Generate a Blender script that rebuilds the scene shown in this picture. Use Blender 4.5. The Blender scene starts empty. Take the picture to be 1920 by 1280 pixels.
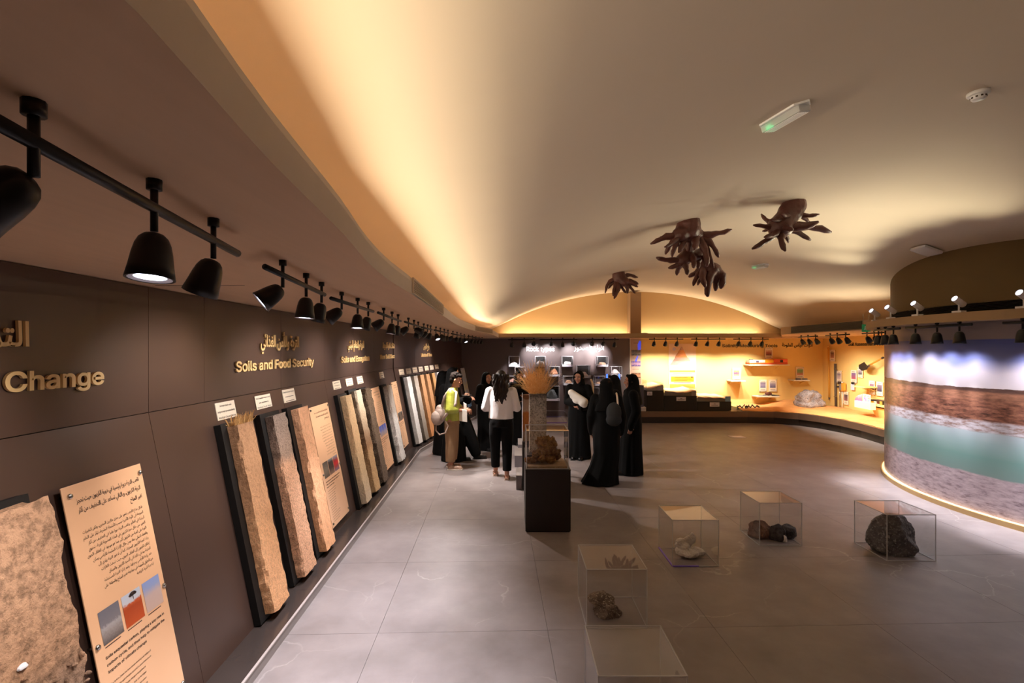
import bpy, bmesh, math, random, os
from mathutils import Vector, Matrix, noise
PI = math.pi
R = math.radians
random.seed(7)
SC = bpy.context.scene
COL = SC.collection

# ------------------------------------------------------------------ camera, world, exposure
CAM_H = 2.0
F, CX, HY = 960.0, 960.0, 655.0          # focal length in px, vanishing point of the room axis
cd = bpy.data.cameras.new('camera')
cd.lens = 18.0; cd.sensor_width = 36.0; cd.shift_y = 15.0 / 1920.0; cd.clip_start = 0.02
cam = bpy.data.objects.new('camera', cd); COL.objects.link(cam)
cam.location = (0, 0, CAM_H); cam.rotation_euler = (PI / 2, 0, 0)
SC.camera = cam
w = bpy.data.worlds.new('world'); SC.world = w; w.use_nodes = True
w.node_tree.nodes['Background'].inputs[0].default_value = (0.010, 0.009, 0.008, 1)
SC.view_settings.view_transform = 'Standard'
SC.view_settings.look = 'None'
SC.view_settings.gamma = 1.0
SC.view_settings.use_curve_mapping = False
SC.view_settings.exposure = 0.0
SC.cycles.use_denoising = True
SC.cycles.max_bounces = 8
SC.cycles.diffuse_bounces = 4
SC.cycles.glossy_bounces = 4
SC.cycles.transparent_max_bounces = 24
SC.cycles.sample_clamp_indirect = 4.0

WARM = (1.0, 0.82, 0.54)
COOL = (1.0, 0.90, 0.84)
WHITE = (0.95, 0.92, 1.0)
AMBER = (1.0, 0.92, 0.79)
P_COVE, P_COVE_BACK, P_COVE_RIGHT = 10.0, 9.0, 7.0     # W per metre of LED strip
P_SPOT_LEFT, P_SPOT_ROCK, P_SPOT_YELLOW, P_SPOT_MURAL = 64.0, 120.0, 100.0, 150.0
P_DOWN = 235.0           # the lamp heads that shine straight down on the floor
P_UP = 60.0

# ------------------------------------------------------------------ pixel helpers (1920x1280 frame)
def at(px, py, Y):
    return Vector(((px - CX) * Y / F, Y, CAM_H - (py - HY) * Y / F))
def floor_at(px, py, h=0.0):
    Y = (CAM_H - h) * F / (py - HY)
    return Vector(((px - CX) * Y / F, Y, h))
def sstep(a, b, x):
    t = max(0.0, min(1.0, (x - a) / (b - a))); return t * t * (3 - 2 * t)

# ------------------------------------------------------------------ materials
def lin(c):
    return tuple((x / 255 / 12.92 if x / 255 <= 0.04045 else ((x / 255 + 0.055) / 1.055) ** 2.4) for x in c)
def new_mat(name):
    m = bpy.data.materials.new(name); m.use_nodes = True
    nt = m.node_tree
    return m, nt, nt.nodes['Principled BSDF']
def nd(nt, typ, ins=None, **kw):
    n = nt.nodes.new(typ)
    for k, v in kw.items(): setattr(n, k, v)
    for k, v in (ins or {}).items():
        if isinstance(v, bpy.types.NodeSocket): nt.links.new(v, n.inputs[k])
        else: n.inputs[k].default_value = v
    return n
def ramp(nt, fac, stops, interp='LINEAR'):
    r = nt.nodes.new('ShaderNodeValToRGB'); r.color_ramp.interpolation = interp
    els = r.color_ramp.elements
    els[0].position, els[0].color = stops[0][0], (*stops[0][1], 1)
    els[1].position, els[1].color = stops[-1][0], (*stops[-1][1], 1)
    for p, c in stops[1:-1]:
        e = els.new(p); e.color = (*c, 1)
    nt.links.new(fac, r.inputs[0]); return r
def math_n(nt, op, a, b=0.0, c=None):
    n = nt.nodes.new('ShaderNodeMath'); n.operation = op
    for i, v in enumerate((a, b) if c is None else (a, b, c)):
        if isinstance(v, bpy.types.NodeSocket): nt.links.new(v, n.inputs[i])
        else: n.inputs[i].default_value = v
    return n.outputs[0]
def mixc(nt, fac, a, b, mode='MIX'):
    n = nt.nodes.new('ShaderNodeMix'); n.data_type = 'RGBA'; n.blend_type = mode
    for k, v in ((0, fac), (6, a), (7, b)):
        if isinstance(v, bpy.types.NodeSocket): nt.links.new(v, n.inputs[k])
        elif k == 0: n.inputs[0].default_value = v
        else: n.inputs[k].default_value = (*v, 1)
    return n.outputs[2]
def pos(nt):
    return nd(nt, 'ShaderNodeNewGeometry').outputs['Position']
def bump(nt, b, h, strength, dist=0.01):
    n = nd(nt, 'ShaderNodeBump', {'Height': h, 'Strength': strength, 'Distance': dist})
    nt.links.new(n.outputs[0], b.inputs['Normal'])
def simple(name, rgb, rough=0.6, metal=0.0, spec=0.5, var=0.08, vscale=6.0, bmp=0.0, bscale=40.0, bdist=0.004, sheen=0.0):
    m, nt, b = new_mat(name)
    c = lin(rgb)
    p = pos(nt)
    n = nd(nt, 'ShaderNodeTexNoise', {'Vector': p, 'Scale': vscale, 'Detail': 4.0})
    col = mixc(nt, n.outputs[0], tuple(x * (1 - var) for x in c), tuple(min(1, x * (1 + var)) for x in c))
    nt.links.new(col, b.inputs['Base Color'])
    b.inputs['Roughness'].default_value = rough; b.inputs['Metallic'].default_value = metal
    b.inputs['Specular IOR Level'].default_value = spec
    if sheen: b.inputs['Sheen Weight'].default_value = sheen
    if bmp:
        n2 = nd(nt, 'ShaderNodeTexNoise', {'Vector': p, 'Scale': bscale, 'Detail': 5.0})
        bump(nt, b, n2.outputs[0], bmp, bdist)
    return m
def emit(name, rgb, strength):
    m, nt, b = new_mat(name)
    b.inputs['Base Color'].default_value = (*lin(rgb), 1)
    b.inputs['Emission Color'].default_value = (*lin(rgb), 1)
    b.inputs['Emission Strength'].default_value = strength
    return m
def rocky(name, a, b_, scale=9.0, bmp=0.6, rough=0.85, speck=None):
    m, nt, b = new_mat(name); p = pos(nt)
    n = nd(nt, 'ShaderNodeTexNoise', {'Vector': p, 'Scale': scale, 'Detail': 8.0, 'Roughness': 0.65})
    r = ramp(nt, n.outputs[0], [(0.35, lin(a)), (0.65, lin(b_))])
    col = r.outputs[0]
    if speck:
        v = nd(nt, 'ShaderNodeTexNoise', {'Vector': p, 'Scale': scale * 7, 'Detail': 3.0})
        s = ramp(nt, v.outputs[0], [(0.56, (0, 0, 0)), (0.64, (1, 1, 1))])
        col = mixc(nt, s.outputs[0], col, lin(speck))
    nt.links.new(col, b.inputs['Base Color']); b.inputs['Roughness'].default_value = rough
    n2 = nd(nt, 'ShaderNodeTexNoise', {'Vector': p, 'Scale': scale * 3.5, 'Detail': 8.0})
    bump(nt, b, n2.outputs[0], bmp, 0.03)
    return m
def soil(name, stops, gran=45.0, dark=0.35, bmp=0.7, zlo=0.1, zhi=1.5):
    """colour horizons by height, wobbled, with grains"""
    m, nt, b = new_mat(name); p = pos(nt)
    z = nd(nt, 'ShaderNodeSeparateXYZ', {0: p}).outputs[2]
    wob = nd(nt, 'ShaderNodeTexNoise', {'Vector': p, 'Scale': 7.0, 'Detail': 4.0}).outputs[0]
    zz = math_n(nt, 'ADD', z, math_n(nt, 'MULTIPLY', math_n(nt, 'SUBTRACT', wob, 0.5), 0.16))
    f = math_n(nt, 'DIVIDE', math_n(nt, 'SUBTRACT', zz, zlo), zhi - zlo)
    base = ramp(nt, f, [(q, lin(c)) for q, c in stops]).outputs[0]
    g = nd(nt, 'ShaderNodeTexNoise', {'Vector': p, 'Scale': gran, 'Detail': 6.0, 'Roughness': 0.7}).outputs[0]
    gr = ramp(nt, g, [(0.36, (1 - dark,) * 3), (0.55, (1, 1, 1))]).outputs[0]
    col = mixc(nt, 1.0, base, gr, 'MULTIPLY')
    nt.links.new(col, b.inputs['Base Color']); b.inputs['Roughness'].default_value = 0.95
    b.inputs['Specular IOR Level'].default_value = 0.15
    bump(nt, b, g, bmp, 0.02)
    return m
def picture(name, stops, axis=2, nscale=14.0, namt=0.25, rough=0.35):
    """a small flat printed picture: bands along one axis broken up by noise"""
    m, nt, b = new_mat(name)
    g = nd(nt, 'ShaderNodeTexCoord').outputs['Generated']
    z = nd(nt, 'ShaderNodeSeparateXYZ', {0: g}).outputs[axis]
    n = nd(nt, 'ShaderNodeTexNoise', {'Vector': g, 'Scale': nscale, 'Detail': 5.0}).outputs[0]
    f = math_n(nt, 'ADD', z, math_n(nt, 'MULTIPLY', math_n(nt, 'SUBTRACT', n, 0.5), namt))
    nt.links.new(ramp(nt, f, [(q, lin(c)) for q, c in stops]).outputs[0], b.inputs['Base Color'])
    b.inputs['Roughness'].default_value = rough
    return m

# --- surfaces of the room
def mat_floor():
    m, nt, b = new_mat('floor tile stone'); p = pos(nt)
    warp = nd(nt, 'ShaderNodeTexNoise', {'Vector': p, 'Scale': 1.3, 'Detail': 6.0})
    v = nd(nt, 'ShaderNodeMix', data_type='VECTOR'); v.inputs[0].default_value = 0.45
    nt.links.new(p, v.inputs[4]); nt.links.new(warp.outputs['Color'], v.inputs[5])
    vor = nd(nt, 'ShaderNodeTexVoronoi', {'Vector': v.outputs[1], 'Scale': 2.2}, feature='DISTANCE_TO_EDGE')
    vein = ramp(nt, vor.outputs['Distance'], [(0.0, (1, 1, 1)), (0.012, (0, 0, 0))])
    gate = ramp(nt, nd(nt, 'ShaderNodeTexNoise', {'Vector': p, 'Scale': 0.9, 'Detail': 2.0}).outputs[0], [(0.5, (0, 0, 0)), (0.62, (1, 1, 1))])
    cl = nd(nt, 'ShaderNodeTexNoise', {'Vector': p, 'Scale': 2.5, 'Detail': 7.0, 'Roughness': 0.6}).outputs[0]
    base = ramp(nt, cl, [(0.3, lin((124, 116, 115))), (0.7, lin((147, 138, 137)))]).outputs[0]
    fac = math_n(nt, 'MULTIPLY', math_n(nt, 'MULTIPLY', vein.outputs[0], gate.outputs[0]), 0.35)
    col = mixc(nt, fac, base, lin((206, 198, 194)))
    nt.links.new(col, b.inputs['Base Color'])
    b.inputs['Roughness'].default_value = 0.36
    b.inputs['Specular IOR Level'].default_value = 0.35
    bump(nt, b, cl, 0.03, 0.01)
    return m
def mat_mural():
    m, nt, b = new_mat('printed desert lake mural'); p = pos(nt)
    sx = nd(nt, 'ShaderNodeSeparateXYZ', {0: p}); z = sx.outputs[2]
    mp = nd(nt, 'ShaderNodeMapping', {'Vector': p, 'Scale': (1.2, 1.2, 5.0)}).outputs[0]
    n1 = nd(nt, 'ShaderNodeTexNoise', {'Vector': mp, 'Scale': 1.6, 'Detail': 8.0, 'Roughness': 0.6}).outputs[0]
    n2 = nd(nt, 'ShaderNodeTexNoise', {'Vector': p, 'Scale': 2.2, 'Detail': 6.0}).outputs[0]
    mps = nd(nt, 'ShaderNodeMapping', {'Vector': p, 'Scale': (3.0, 3.0, 14.0)}).outputs[0]
    n3 = nd(nt, 'ShaderNodeTexNoise', {'Vector': mps, 'Scale': 2.2, 'Detail': 9.0, 'Roughness': 0.7}).outputs[0]
    zz = math_n(nt, 'ADD', z, math_n(nt, 'MULTIPLY', math_n(nt, 'SUBTRACT', n2, 0.5), 0.07))
    zw = math_n(nt, 'ADD', z, math_n(nt, 'MULTIPLY', math_n(nt, 'SUBTRACT', n1, 0.5), 0.05))
    salt = ramp(nt, n3, [(0.32, lin((112, 94, 100))), (0.47, lin((182, 166, 174))), (0.68, lin((214, 200, 206)))]).outputs[0]
    wat = ramp(nt, math_n(nt, 'ADD', zw, 0.0), [(0.50, lin((130, 158, 154))), (0.72, lin((124, 164, 158))), (0.9, lin((158, 184, 186))), (1.02, lin((178, 194, 200)))]).outputs[0]
    shore = ramp(nt, n3, [(0.38, lin((150, 120, 108))), (0.5, lin((186, 176, 180))), (0.62, lin((214, 208, 214)))]).outputs[0]
    scrub = ramp(nt, n3, [(0.34, lin((62, 42, 36))), (0.5, lin((128, 84, 68))), (0.66, lin((168, 116, 92)))]).outputs[0]
    hill = ramp(nt, n3, [(0.35, lin((120, 82, 66))), (0.65, lin((176, 124, 98)))]).outputs[0]
    hillt = ramp(nt, n1, [(0.4, lin((84, 60, 54))), (0.6, lin((130, 98, 86)))]).outputs[0]
    skyn = nd(nt, 'ShaderNodeTexNoise', {'Vector': p, 'Scale': 0.75, 'Detail': 3.0}).outputs[0]
    skyz = math_n(nt, 'ADD', z, math_n(nt, 'MULTIPLY', math_n(nt, 'SUBTRACT', skyn, 0.5), 0.9))
    sky = ramp(nt, math_n(nt, 'SUBTRACT', skyz, 1.2), [(0.30, lin((216, 206, 208))), (0.52, lin((206, 196, 206))), (0.68, lin((124, 132, 184))), (0.95, lin((84, 98, 176)))]).outputs[0]
    col = salt
    def step(edge, soft, src):
        nonlocal col
        s = ramp(nt, math_n(nt, 'ADD', math_n(nt, 'DIVIDE', math_n(nt, 'SUBTRACT', src, edge), soft), 0.5), [(0.0, (0, 0, 0)), (1.0, (1, 1, 1))])
        return s.outputs[0]
    col = mixc(nt, step(0.515, 0.02, zz), col, wat)
    col = mixc(nt, step(1.02, 0.02, zw), col, shore)
    col = mixc(nt, step(1.15, 0.03, zz), col, scrub)
    col = mixc(nt, step(1.40, 0.08, zw), col, hill)
    col = mixc(nt, step(1.495, 0.02, zw), col, hillt)
    zh = math_n(nt, 'ADD', z, math_n(nt, 'MULTIPLY', math_n(nt, 'SUBTRACT', n2, 0.5), 0.10))
    col = mixc(nt, step(1.55, 0.006, zh), col, sky)
    col = mixc(nt, step(2.12, 0.01, z), col, lin((150, 140, 148)))
    nt.links.new(col, b.inputs['Base Color'])
    b.inputs['Roughness'].default_value = 0.28
    return m
def mat_ply(name, rgb):
    m, nt, b = new_mat(name); p = pos(nt)
    mp = nd(nt, 'ShaderNodeMapping', {'Vector': p, 'Scale': (14.0, 1.2, 6.0)}).outputs[0]
    n = nd(nt, 'ShaderNodeTexNoise', {'Vector': mp, 'Scale': 2.0, 'Detail': 6.0}).outputs[0]
    c = lin(rgb)
    nt.links.new(mixc(nt, n, tuple(x * .93 for x in c), tuple(x * 1.07 for x in c)), b.inputs['Base Color'])
    b.inputs['Roughness'].default_value = 0.8
    return m
def mat_acrylic(name, tint=(1, 1, 1), gloss=1.0, milky=0.0):
    m = bpy.data.materials.new(name); m.use_nodes = True; nt = m.node_tree; nt.nodes.clear()
    out = nd(nt, 'ShaderNodeOutputMaterial')
    tr = nd(nt, 'ShaderNodeBsdfTransparent', {0: (*tint, 1)})
    gl = nd(nt, 'ShaderNodeBsdfGlossy', {'Color': (gloss, gloss, gloss, 1), 'Roughness': 0.02})
    fc = nd(nt, 'ShaderNodeLayerWeight', {'Blend': 0.5}).outputs['Facing']
    fr = math_n(nt, 'MULTIPLY_ADD', math_n(nt, 'POWER', fc, 4.0), 0.8, 0.026)
    mx = nd(nt, 'ShaderNodeMixShader', {0: fr, 1: tr.outputs[0], 2: gl.outputs[0]})
    last = mx
    if milky:
        df = nd(nt, 'ShaderNodeBsdfDiffuse', {0: (.9, .9, .92, 1)})
        last = nd(nt, 'ShaderNodeMixShader', {0: milky, 1: mx.outputs[0], 2: df.outputs[0]})
    nt.links.new(last.outputs[0], out.inputs[0]); return m

M = {
    'floor': mat_floor(), 'grout': simple('grout', (120, 113, 110), 0.9),
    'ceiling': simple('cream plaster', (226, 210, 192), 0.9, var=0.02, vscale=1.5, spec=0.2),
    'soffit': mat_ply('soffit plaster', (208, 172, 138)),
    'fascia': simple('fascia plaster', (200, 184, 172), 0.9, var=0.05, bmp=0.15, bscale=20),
    'panel': simple('dark brown laminate', (74, 56, 49), 0.34, var=0.04, vscale=3, spec=0.45),
    'rockwall': simple('dark grey laminate', (92, 78, 76), 0.5, var=0.04, vscale=3),
    'ledge': simple('dark glossy ledge tile', (60, 52, 49), 0.22, var=0.1, vscale=5),
    'skirt': simple('grey skirting', (140, 132, 128), 0.4, var=0.05),
    'edge': simple('painted led edge', (172, 162, 158), 0.3, var=0.03),  # LED line along the ledge put into the colour
    'yellow': simple('yellow painted wall', (250, 214, 136), 0.85, var=0.03, vscale=2, spec=0.2),
    'kerb': simple('glossy brown stone kerb', (112, 88, 72), 0.2, var=0.1, vscale=4),
    'toe': simple('dark toe kick', (36, 28, 24), 0.35, var=0.06),
    'mural': mat_mural(),
    'drumtop': simple('olive brown paint', (112, 92, 64), 0.85, var=0.03, spec=0.2),
    'ring': simple('beige ring plaster', (172, 142, 106), 0.85, var=0.03),
    'gold': simple('gold base trim', (206, 172, 116), 0.45, var=0.05),
    'column': simple('taupe column paint', (150, 120, 92), 0.8, var=0.03),
    'black': simple('black paint', (9, 8, 8), 0.6, var=0.1),
    'blackmatt': simple('black lamp body', (14, 13, 13), 0.42, var=0.1),
    'plinth': simple('dark brown plinth', (26, 18, 15), 0.5, var=0.06),
    'letter': simple('tan raised letter', (232, 196, 136), 0.5, var=0.03),
    'letter_side': simple('dark letter', (54, 46, 34), 0.5, var=0.03),
    'white_letter': simple('white letter', (246, 244, 244), 0.5, var=0.01),
    'cream': simple('cream panel', (240, 190, 148), 0.32, var=0.02, vscale=2),
    'card': simple('cream card', (238, 226, 206), 0.5, var=0.02),
    'whitecard': simple('white card', (250, 232, 206), 0.5, var=0.02),
    'ink': simple('dark brown ink', (60, 44, 36), 0.6, var=0.05),
    'steel': simple('brushed steel', (190, 188, 184), 0.25, metal=1.0, var=0.05),
    'white': simple('white plastic', (246, 244, 250), 0.4, var=0.02),
    'whitebase': simple('white laminate', (206, 202, 212), 0.4, var=0.02),
    'vent': simple('vent aluminium', (176, 158, 142), 0.5, var=0.03),
    'ventdark': simple('vent dark', (30, 24, 20), 0.7, var=0.05),
    'acrylic': mat_acrylic('clear acrylic', (0.975, 0.975, 0.975)),
    'acredge': mat_acrylic('acrylic edge', (0.80, 0.79, 0.80), 1.0, 0.5),
    'robe': simple('black robe cloth', (8, 8, 9), 0.9, var=0.2, sheen=0.0, spec=0.2),
    'robe2': simple('charcoal robe cloth', (22, 22, 24), 0.9, var=0.2, spec=0.2),
    'skin': simple('skin', (196, 142, 116), 0.55, var=0.05),
    'skin2': simple('skin deeper', (178, 124, 98), 0.55, var=0.05),
    'hair': simple('dark brown hair', (30, 22, 19), 0.5, spec=.3, var=0.35, vscale=60, bmp=0.8, bscale=110),
    'hair2': simple('brown hair', (22, 16, 13), 0.85, spec=.1, var=0.3, vscale=60, bmp=0.8, bscale=110),
    'lip': simple('lips', (158, 84, 76), 0.5),
    'eye': simple('dark eye', (28, 20, 18), 0.2),
    'eyewhite': simple('eye white', (220, 212, 206), 0.3),
    'lime': simple('lime green satin', (166, 172, 66), 0.45, var=0.12, vscale=18, bmp=0.5, bscale=14, bdist=0.02),
    'khaki': simple('khaki cotton', (142, 112, 82), 0.8, var=0.08, bmp=0.4, bscale=12, bdist=0.02),
    'trouser': simple('black trousers', (8, 8, 10), 0.9, spec=.2, var=0.1),
    'blouse': simple('white knit', (246, 242, 246), 0.8, var=0.02, bmp=0.25, bscale=14, bdist=0.02),
    'bag': simple('taupe backpack fabric', (176, 158, 148), 0.8, var=0.08, bmp=0.4, bscale=90),
    'shoe_tan': simple('tan shoe', (170, 140, 120), 0.6),
    'shoe_black': simple('black shoe', (16, 14, 16), 0.35),
    'paper': simple('white paper', (244, 238, 228), 0.7, var=0.02),
    'root': simple('purple brown root', (96, 56, 49), 0.42, var=0.35, vscale=7, bmp=0.6, bscale=16, bdist=0.02),
    'sand': rocky('orange sand', (226, 158, 92), (240, 178, 110), 4.0, 0.25, 0.95),
    'straw': simple('dry straw', (204, 158, 98), 0.8, var=0.3, vscale=30),
    'fibre': rocky('brown root fibre', (112, 76, 40), (176, 130, 76), 26.0, 1.0, 0.95),
    'orange': simple('orange plastic case', (224, 84, 32), 0.4, var=0.05),
    'pole': simple('ochre steel pole', (226, 164, 60), 0.4, var=0.05),
    'iron': simple('dark iron', (62, 46, 40), 0.5, var=0.2),
    'brown': simple('brown leather', (92, 44, 30), 0.5, var=0.2),
    'ochre': simple('ochre print', (204, 156, 66), 0.6, var=0.04),
    'amberprint': simple('amber print', (250, 176, 28), 0.5, var=0.04),
    'greybox': simple('grey laminate box', (110, 104, 108), 0.45, var=0.04),
    'bluegrey': simple('blue grey pedestal', (78, 78, 98), 0.45, var=0.04),
    'green': emit('green exit sign', (40, 130, 78), 0.25),
    'greenled': emit('green led', (60, 240, 150), 1.3),
    'lens': emit('lit lamp lens', (226, 232, 255), 9.0),
    'lensdim': emit('lamp lens', (226, 226, 255), 1.6),
    'blueled': emit('blue led edge', (70, 120, 255), 2.2),
    'led': emit('warm led line', (255, 222, 170), 1.3),
    'violet': simple('painted violet edge glow', (130, 100, 220), 0.3),  # violet light on acrylic edges put into the colour
}

# ------------------------------------------------------------------ object helpers (all coordinates are world)
def wm(o):
    if o.parent is None: return o.matrix_basis.copy()
    return wm(o.parent) @ o.matrix_parent_inverse @ o.matrix_basis
def set_parent(o, p):
    o.parent = p; o.matrix_parent_inverse = wm(p).inverted()
def link(name, me, loc, parent=None):
    o = bpy.data.objects.new(name, me); COL.objects.link(o); o.location = loc
    if parent is not None: set_parent(o, parent)
    return o
def mesh_obj(name, verts, faces, m, parent=None, smooth=False, base=False):
    verts = [Vector(v) for v in verts]
    lo = Vector([min(v[i] for v in verts) for i in range(3)]); hi = Vector([max(v[i] for v in verts) for i in range(3)])
    c = (lo + hi) / 2
    if base: c.z = lo.z
    me = bpy.data.meshes.new(name)
    me.from_pydata([v - c for v in verts], [], faces)
    me.materials.append(M[m] if isinstance(m, str) else m)
    if smooth: me.polygons.foreach_set('use_smooth', [True] * len(me.polygons))
    me.update()
    return link(name, me, c, parent)
def fix_normals(o):
    bm = bmesh.new(); bm.from_mesh(o.data); bmesh.ops.recalc_face_normals(bm, faces=bm.faces); bm.to_mesh(o.data); bm.free(); return o
def tag(o, label=None, cat=None, group=None, kind=None):
    if label: o['label'] = label
    if cat: o['category'] = cat
    if group: o['group'] = group
    if kind: o['kind'] = kind
    return o
def thing(name, label, cat, loc=(0, 0, 0), group=None):
    o = bpy.data.objects.new(name, None); COL.objects.link(o); o.location = loc; o.empty_display_size = 0.1
    return tag(o, label, cat, group)
I4 = Matrix.Identity(4)
def boxv(x0, x1, y0, y1, z0, z1, T=I4):
    v = [T @ Vector(p) for p in ((x0, y0, z0), (x1, y0, z0), (x1, y1, z0), (x0, y1, z0), (x0, y0, z1), (x1, y0, z1), (x1, y1, z1), (x0, y1, z1))]
    return v, [(0, 3, 2, 1), (4, 5, 6, 7), (0, 1, 5, 4), (1, 2, 6, 5), (2, 3, 7, 6), (3, 0, 4, 7)]
def box(name, b, m, parent=None, T=I4, bev=0.0, base=False):
    v, f = boxv(*b, T)
    o = mesh_obj(name, v, f, m, parent, base=base)
    if bev:
        bm = bmesh.new(); bm.from_mesh(o.data)
        bmesh.ops.bevel(bm, geom=bm.edges[:], offset=bev, segments=2, affect='EDGES', profile=0.6)
        bm.to_mesh(o.data); bm.free()
    return o
def quad(name, pts, m, parent=None):
    return mesh_obj(name, pts, [(0, 1, 2, 3)], m, parent)
def frame3(o, x, y, z):
    T = Matrix.Identity(4)
    for i, c in enumerate((x, y, z)):
        for k in range(3): T[k][i] = c[k]
    for k in range(3): T[k][3] = o[k]
    return T
def tube_geo(pts, rad, seg=8, wob=0.0):
    pts = [Vector(p) for p in pts]; n = len(pts)
    rad = rad if isinstance(rad, (list, tuple)) else [rad] * n
    verts, faces = [], []
    t0 = (pts[1] - pts[0]).normalized()
    a = t0.orthogonal().normalized()
    for i in range(n):
        t = (pts[min(i + 1, n - 1)] - pts[max(i - 1, 0)]).normalized()
        a = (a - t * a.dot(t))
        a = a.normalized() if a.length > 1e-6 else t.orthogonal().normalized()
        b = t.cross(a)
        for k in range(seg):
            an = 2 * PI * k / seg
            rr = rad[i] * (1 + wob * noise.noise(pts[i] * 9 + Vector((k * 1.7, 0, 0))))
            verts.append(pts[i] + (a * math.cos(an) + b * math.sin(an)) * rr)
    for i in range(n - 1):
        for k in range(seg):
            k2 = (k + 1) % seg
            faces.append((i * seg + k, i * seg + k2, (i + 1) * seg + k2, (i + 1) * seg + k))
    faces.append(tuple(reversed(range(seg)))); faces.append(tuple(range((n - 1) * seg, n * seg)))
    return verts, faces
def tube(name, pts, rad, m, parent=None, seg=8, wob=0.0):
    v, f = tube_geo(pts, rad, seg, wob); return mesh_obj(name, v, f, m, parent, smooth=True)
def lathe_geo(prof, T, seg=20, capped=(False, False)):
    v, f = [], []
    for r, z in prof:
        for k in range(seg):
            a = 2 * PI * k / seg; v.append(T @ Vector((r * math.cos(a), r * math.sin(a), z)))
    for i in range(len(prof) - 1):
        for k in range(seg):
            k2 = (k + 1) % seg; f.append((i * seg + k, i * seg + k2, (i + 1) * seg + k2, (i + 1) * seg + k))
    if capped[0]: f.append(tuple(reversed(range(seg))))
    if capped[1]: f.append(tuple(range((len(prof) - 1) * seg, len(prof) * seg)))
    return v, f
def lathe(name, prof, T, m, parent=None, seg=20, capped=(False, False)):
    v, f = lathe_geo(prof, T, seg, capped); return mesh_obj(name, v, f, m, parent, smooth=True)
def cat_geo(*gs):
    v, f = [], []
    for gv, gf in gs:
        o = len(v); v += list(gv); f += [tuple(i + o for i in q) for q in gf]
    return v, f
_ICO = None
def ico():
    global _ICO
    if _ICO is None:
        bm = bmesh.new(); bmesh.ops.create_icosphere(bm, subdivisions=2, radius=1)
        _ICO = ([v.co.copy() for v in bm.verts], [tuple(v.index for v in f.verts) for f in bm.faces]); bm.free()
    return _ICO
def ell(c, r, rot=None):
    v, f = ico(); c = Vector(c)
    out = []
    for p in v:
        q = Vector((p.x * r[0], p.y * r[1], p.z * r[2]))
        if rot: q = rot @ q
        out.append(c + q)
    return out, list(f)
def cap(p0, p1, r0, r1, flat=1.0, seg=10):
    """tapered capsule"""
    p0, p1 = Vector(p0), Vector(p1); d = p1 - p0; L = d.length; d.normalize()
    pts, rs = [], []
    for k in (0.05, 0.4, 0.75):
        pts.append(p0 - d * r0 * (1 - k)); rs.append(r0 * math.sqrt(max(0.0, 1 - (1 - k) ** 2)))
    pts += [p0, p0 + d * L * .5, p1]; rs += [r0, (r0 + r1) / 2, r1]
    for k in (0.75, 0.4, 0.05):
        pts.append(p1 + d * r1 * (1 - k)); rs.append(r1 * math.sqrt(max(0.0, 1 - (1 - k) ** 2)))
    return tube_geo(pts, rs, seg)
def chain(pts, rs, seg=10):
    return [cap(pts[i], pts[i + 1], rs[i], rs[i + 1], seg=seg) for i in range(len(pts) - 1)]
def loft(rings, seg=36, fold=0.0, nf=9, fz=(0.0, 1.0), ph=0.0):
    """closed elliptic loft: rings of (z, cx, cy, rx, ry); folds grow towards the hem fz[0]"""
    v, f = [], []
    for (z, cx, cy, rx, ry) in rings:
        k = sstep(fz[1], fz[0], z) * fold
        for i in range(seg):
            a = 2 * PI * i / seg
            m_ = 1 + k * (math.sin(nf * a + ph + z * 1.3) * .6 + math.sin((nf * 1.7) // 1 * a + ph * 2.1 - z * 2) * .4)
            v.append(Vector((cx + rx * math.cos(a) * m_, cy + ry * math.sin(a) * m_, z)))
    n = len(rings)
    for j in range(n - 1):
        for i in range(seg):
            i2 = (i + 1) % seg; f.append((j * seg + i, j * seg + i2, (j + 1) * seg + i2, (j + 1) * seg + i))
    f.append(tuple(reversed(range(seg)))); f.append(tuple(range((n - 1) * seg, n * seg)))
    return v, f
def blob(name, geos, m, parent=None, T=I4, voxel=0.012, smooth=3, base=False):
    """one continuous surface grown over overlapping volumes"""
    v, f = cat_geo(*geos)
    me = bpy.data.meshes.new(name); me.from_pydata([T @ Vector(p) for p in v], [], f)
    bm = bmesh.new(); bm.from_mesh(me); bmesh.ops.recalc_face_normals(bm, faces=bm.faces); bm.to_mesh(me); bm.free()
    t = bpy.data.objects.new('tmp', me); COL.objects.link(t)
    r = t.modifiers.new('r', 'REMESH'); r.mode = 'VOXEL'; r.voxel_size = voxel; r.use_smooth_shade = True
    if smooth:
        s = t.modifiers.new('s', 'SMOOTH'); s.iterations = smooth; s.factor = 0.5
    dg = bpy.context.evaluated_depsgraph_get()
    ev = t.evaluated_get(dg); out = bpy.data.meshes.new_from_object(ev)
    bpy.data.objects.remove(t); bpy.data.meshes.remove(me)
    cs = [p.co for p in out.vertices]
    lo = Vector([min(c[i] for c in cs) for i in range(3)]); hi = Vector([max(c[i] for c in cs) for i in range(3)])
    c = (lo + hi) / 2
    if base: c.z = lo.z
    out.transform(Matrix.Translation(-c)); out.name = name
    out.materials.clear(); out.materials.append(M[m] if isinstance(m, str) else m)
    out.polygons.foreach_set('use_smooth', [True] * len(out.polygons))
    return link(name, out, c, parent)
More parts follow.
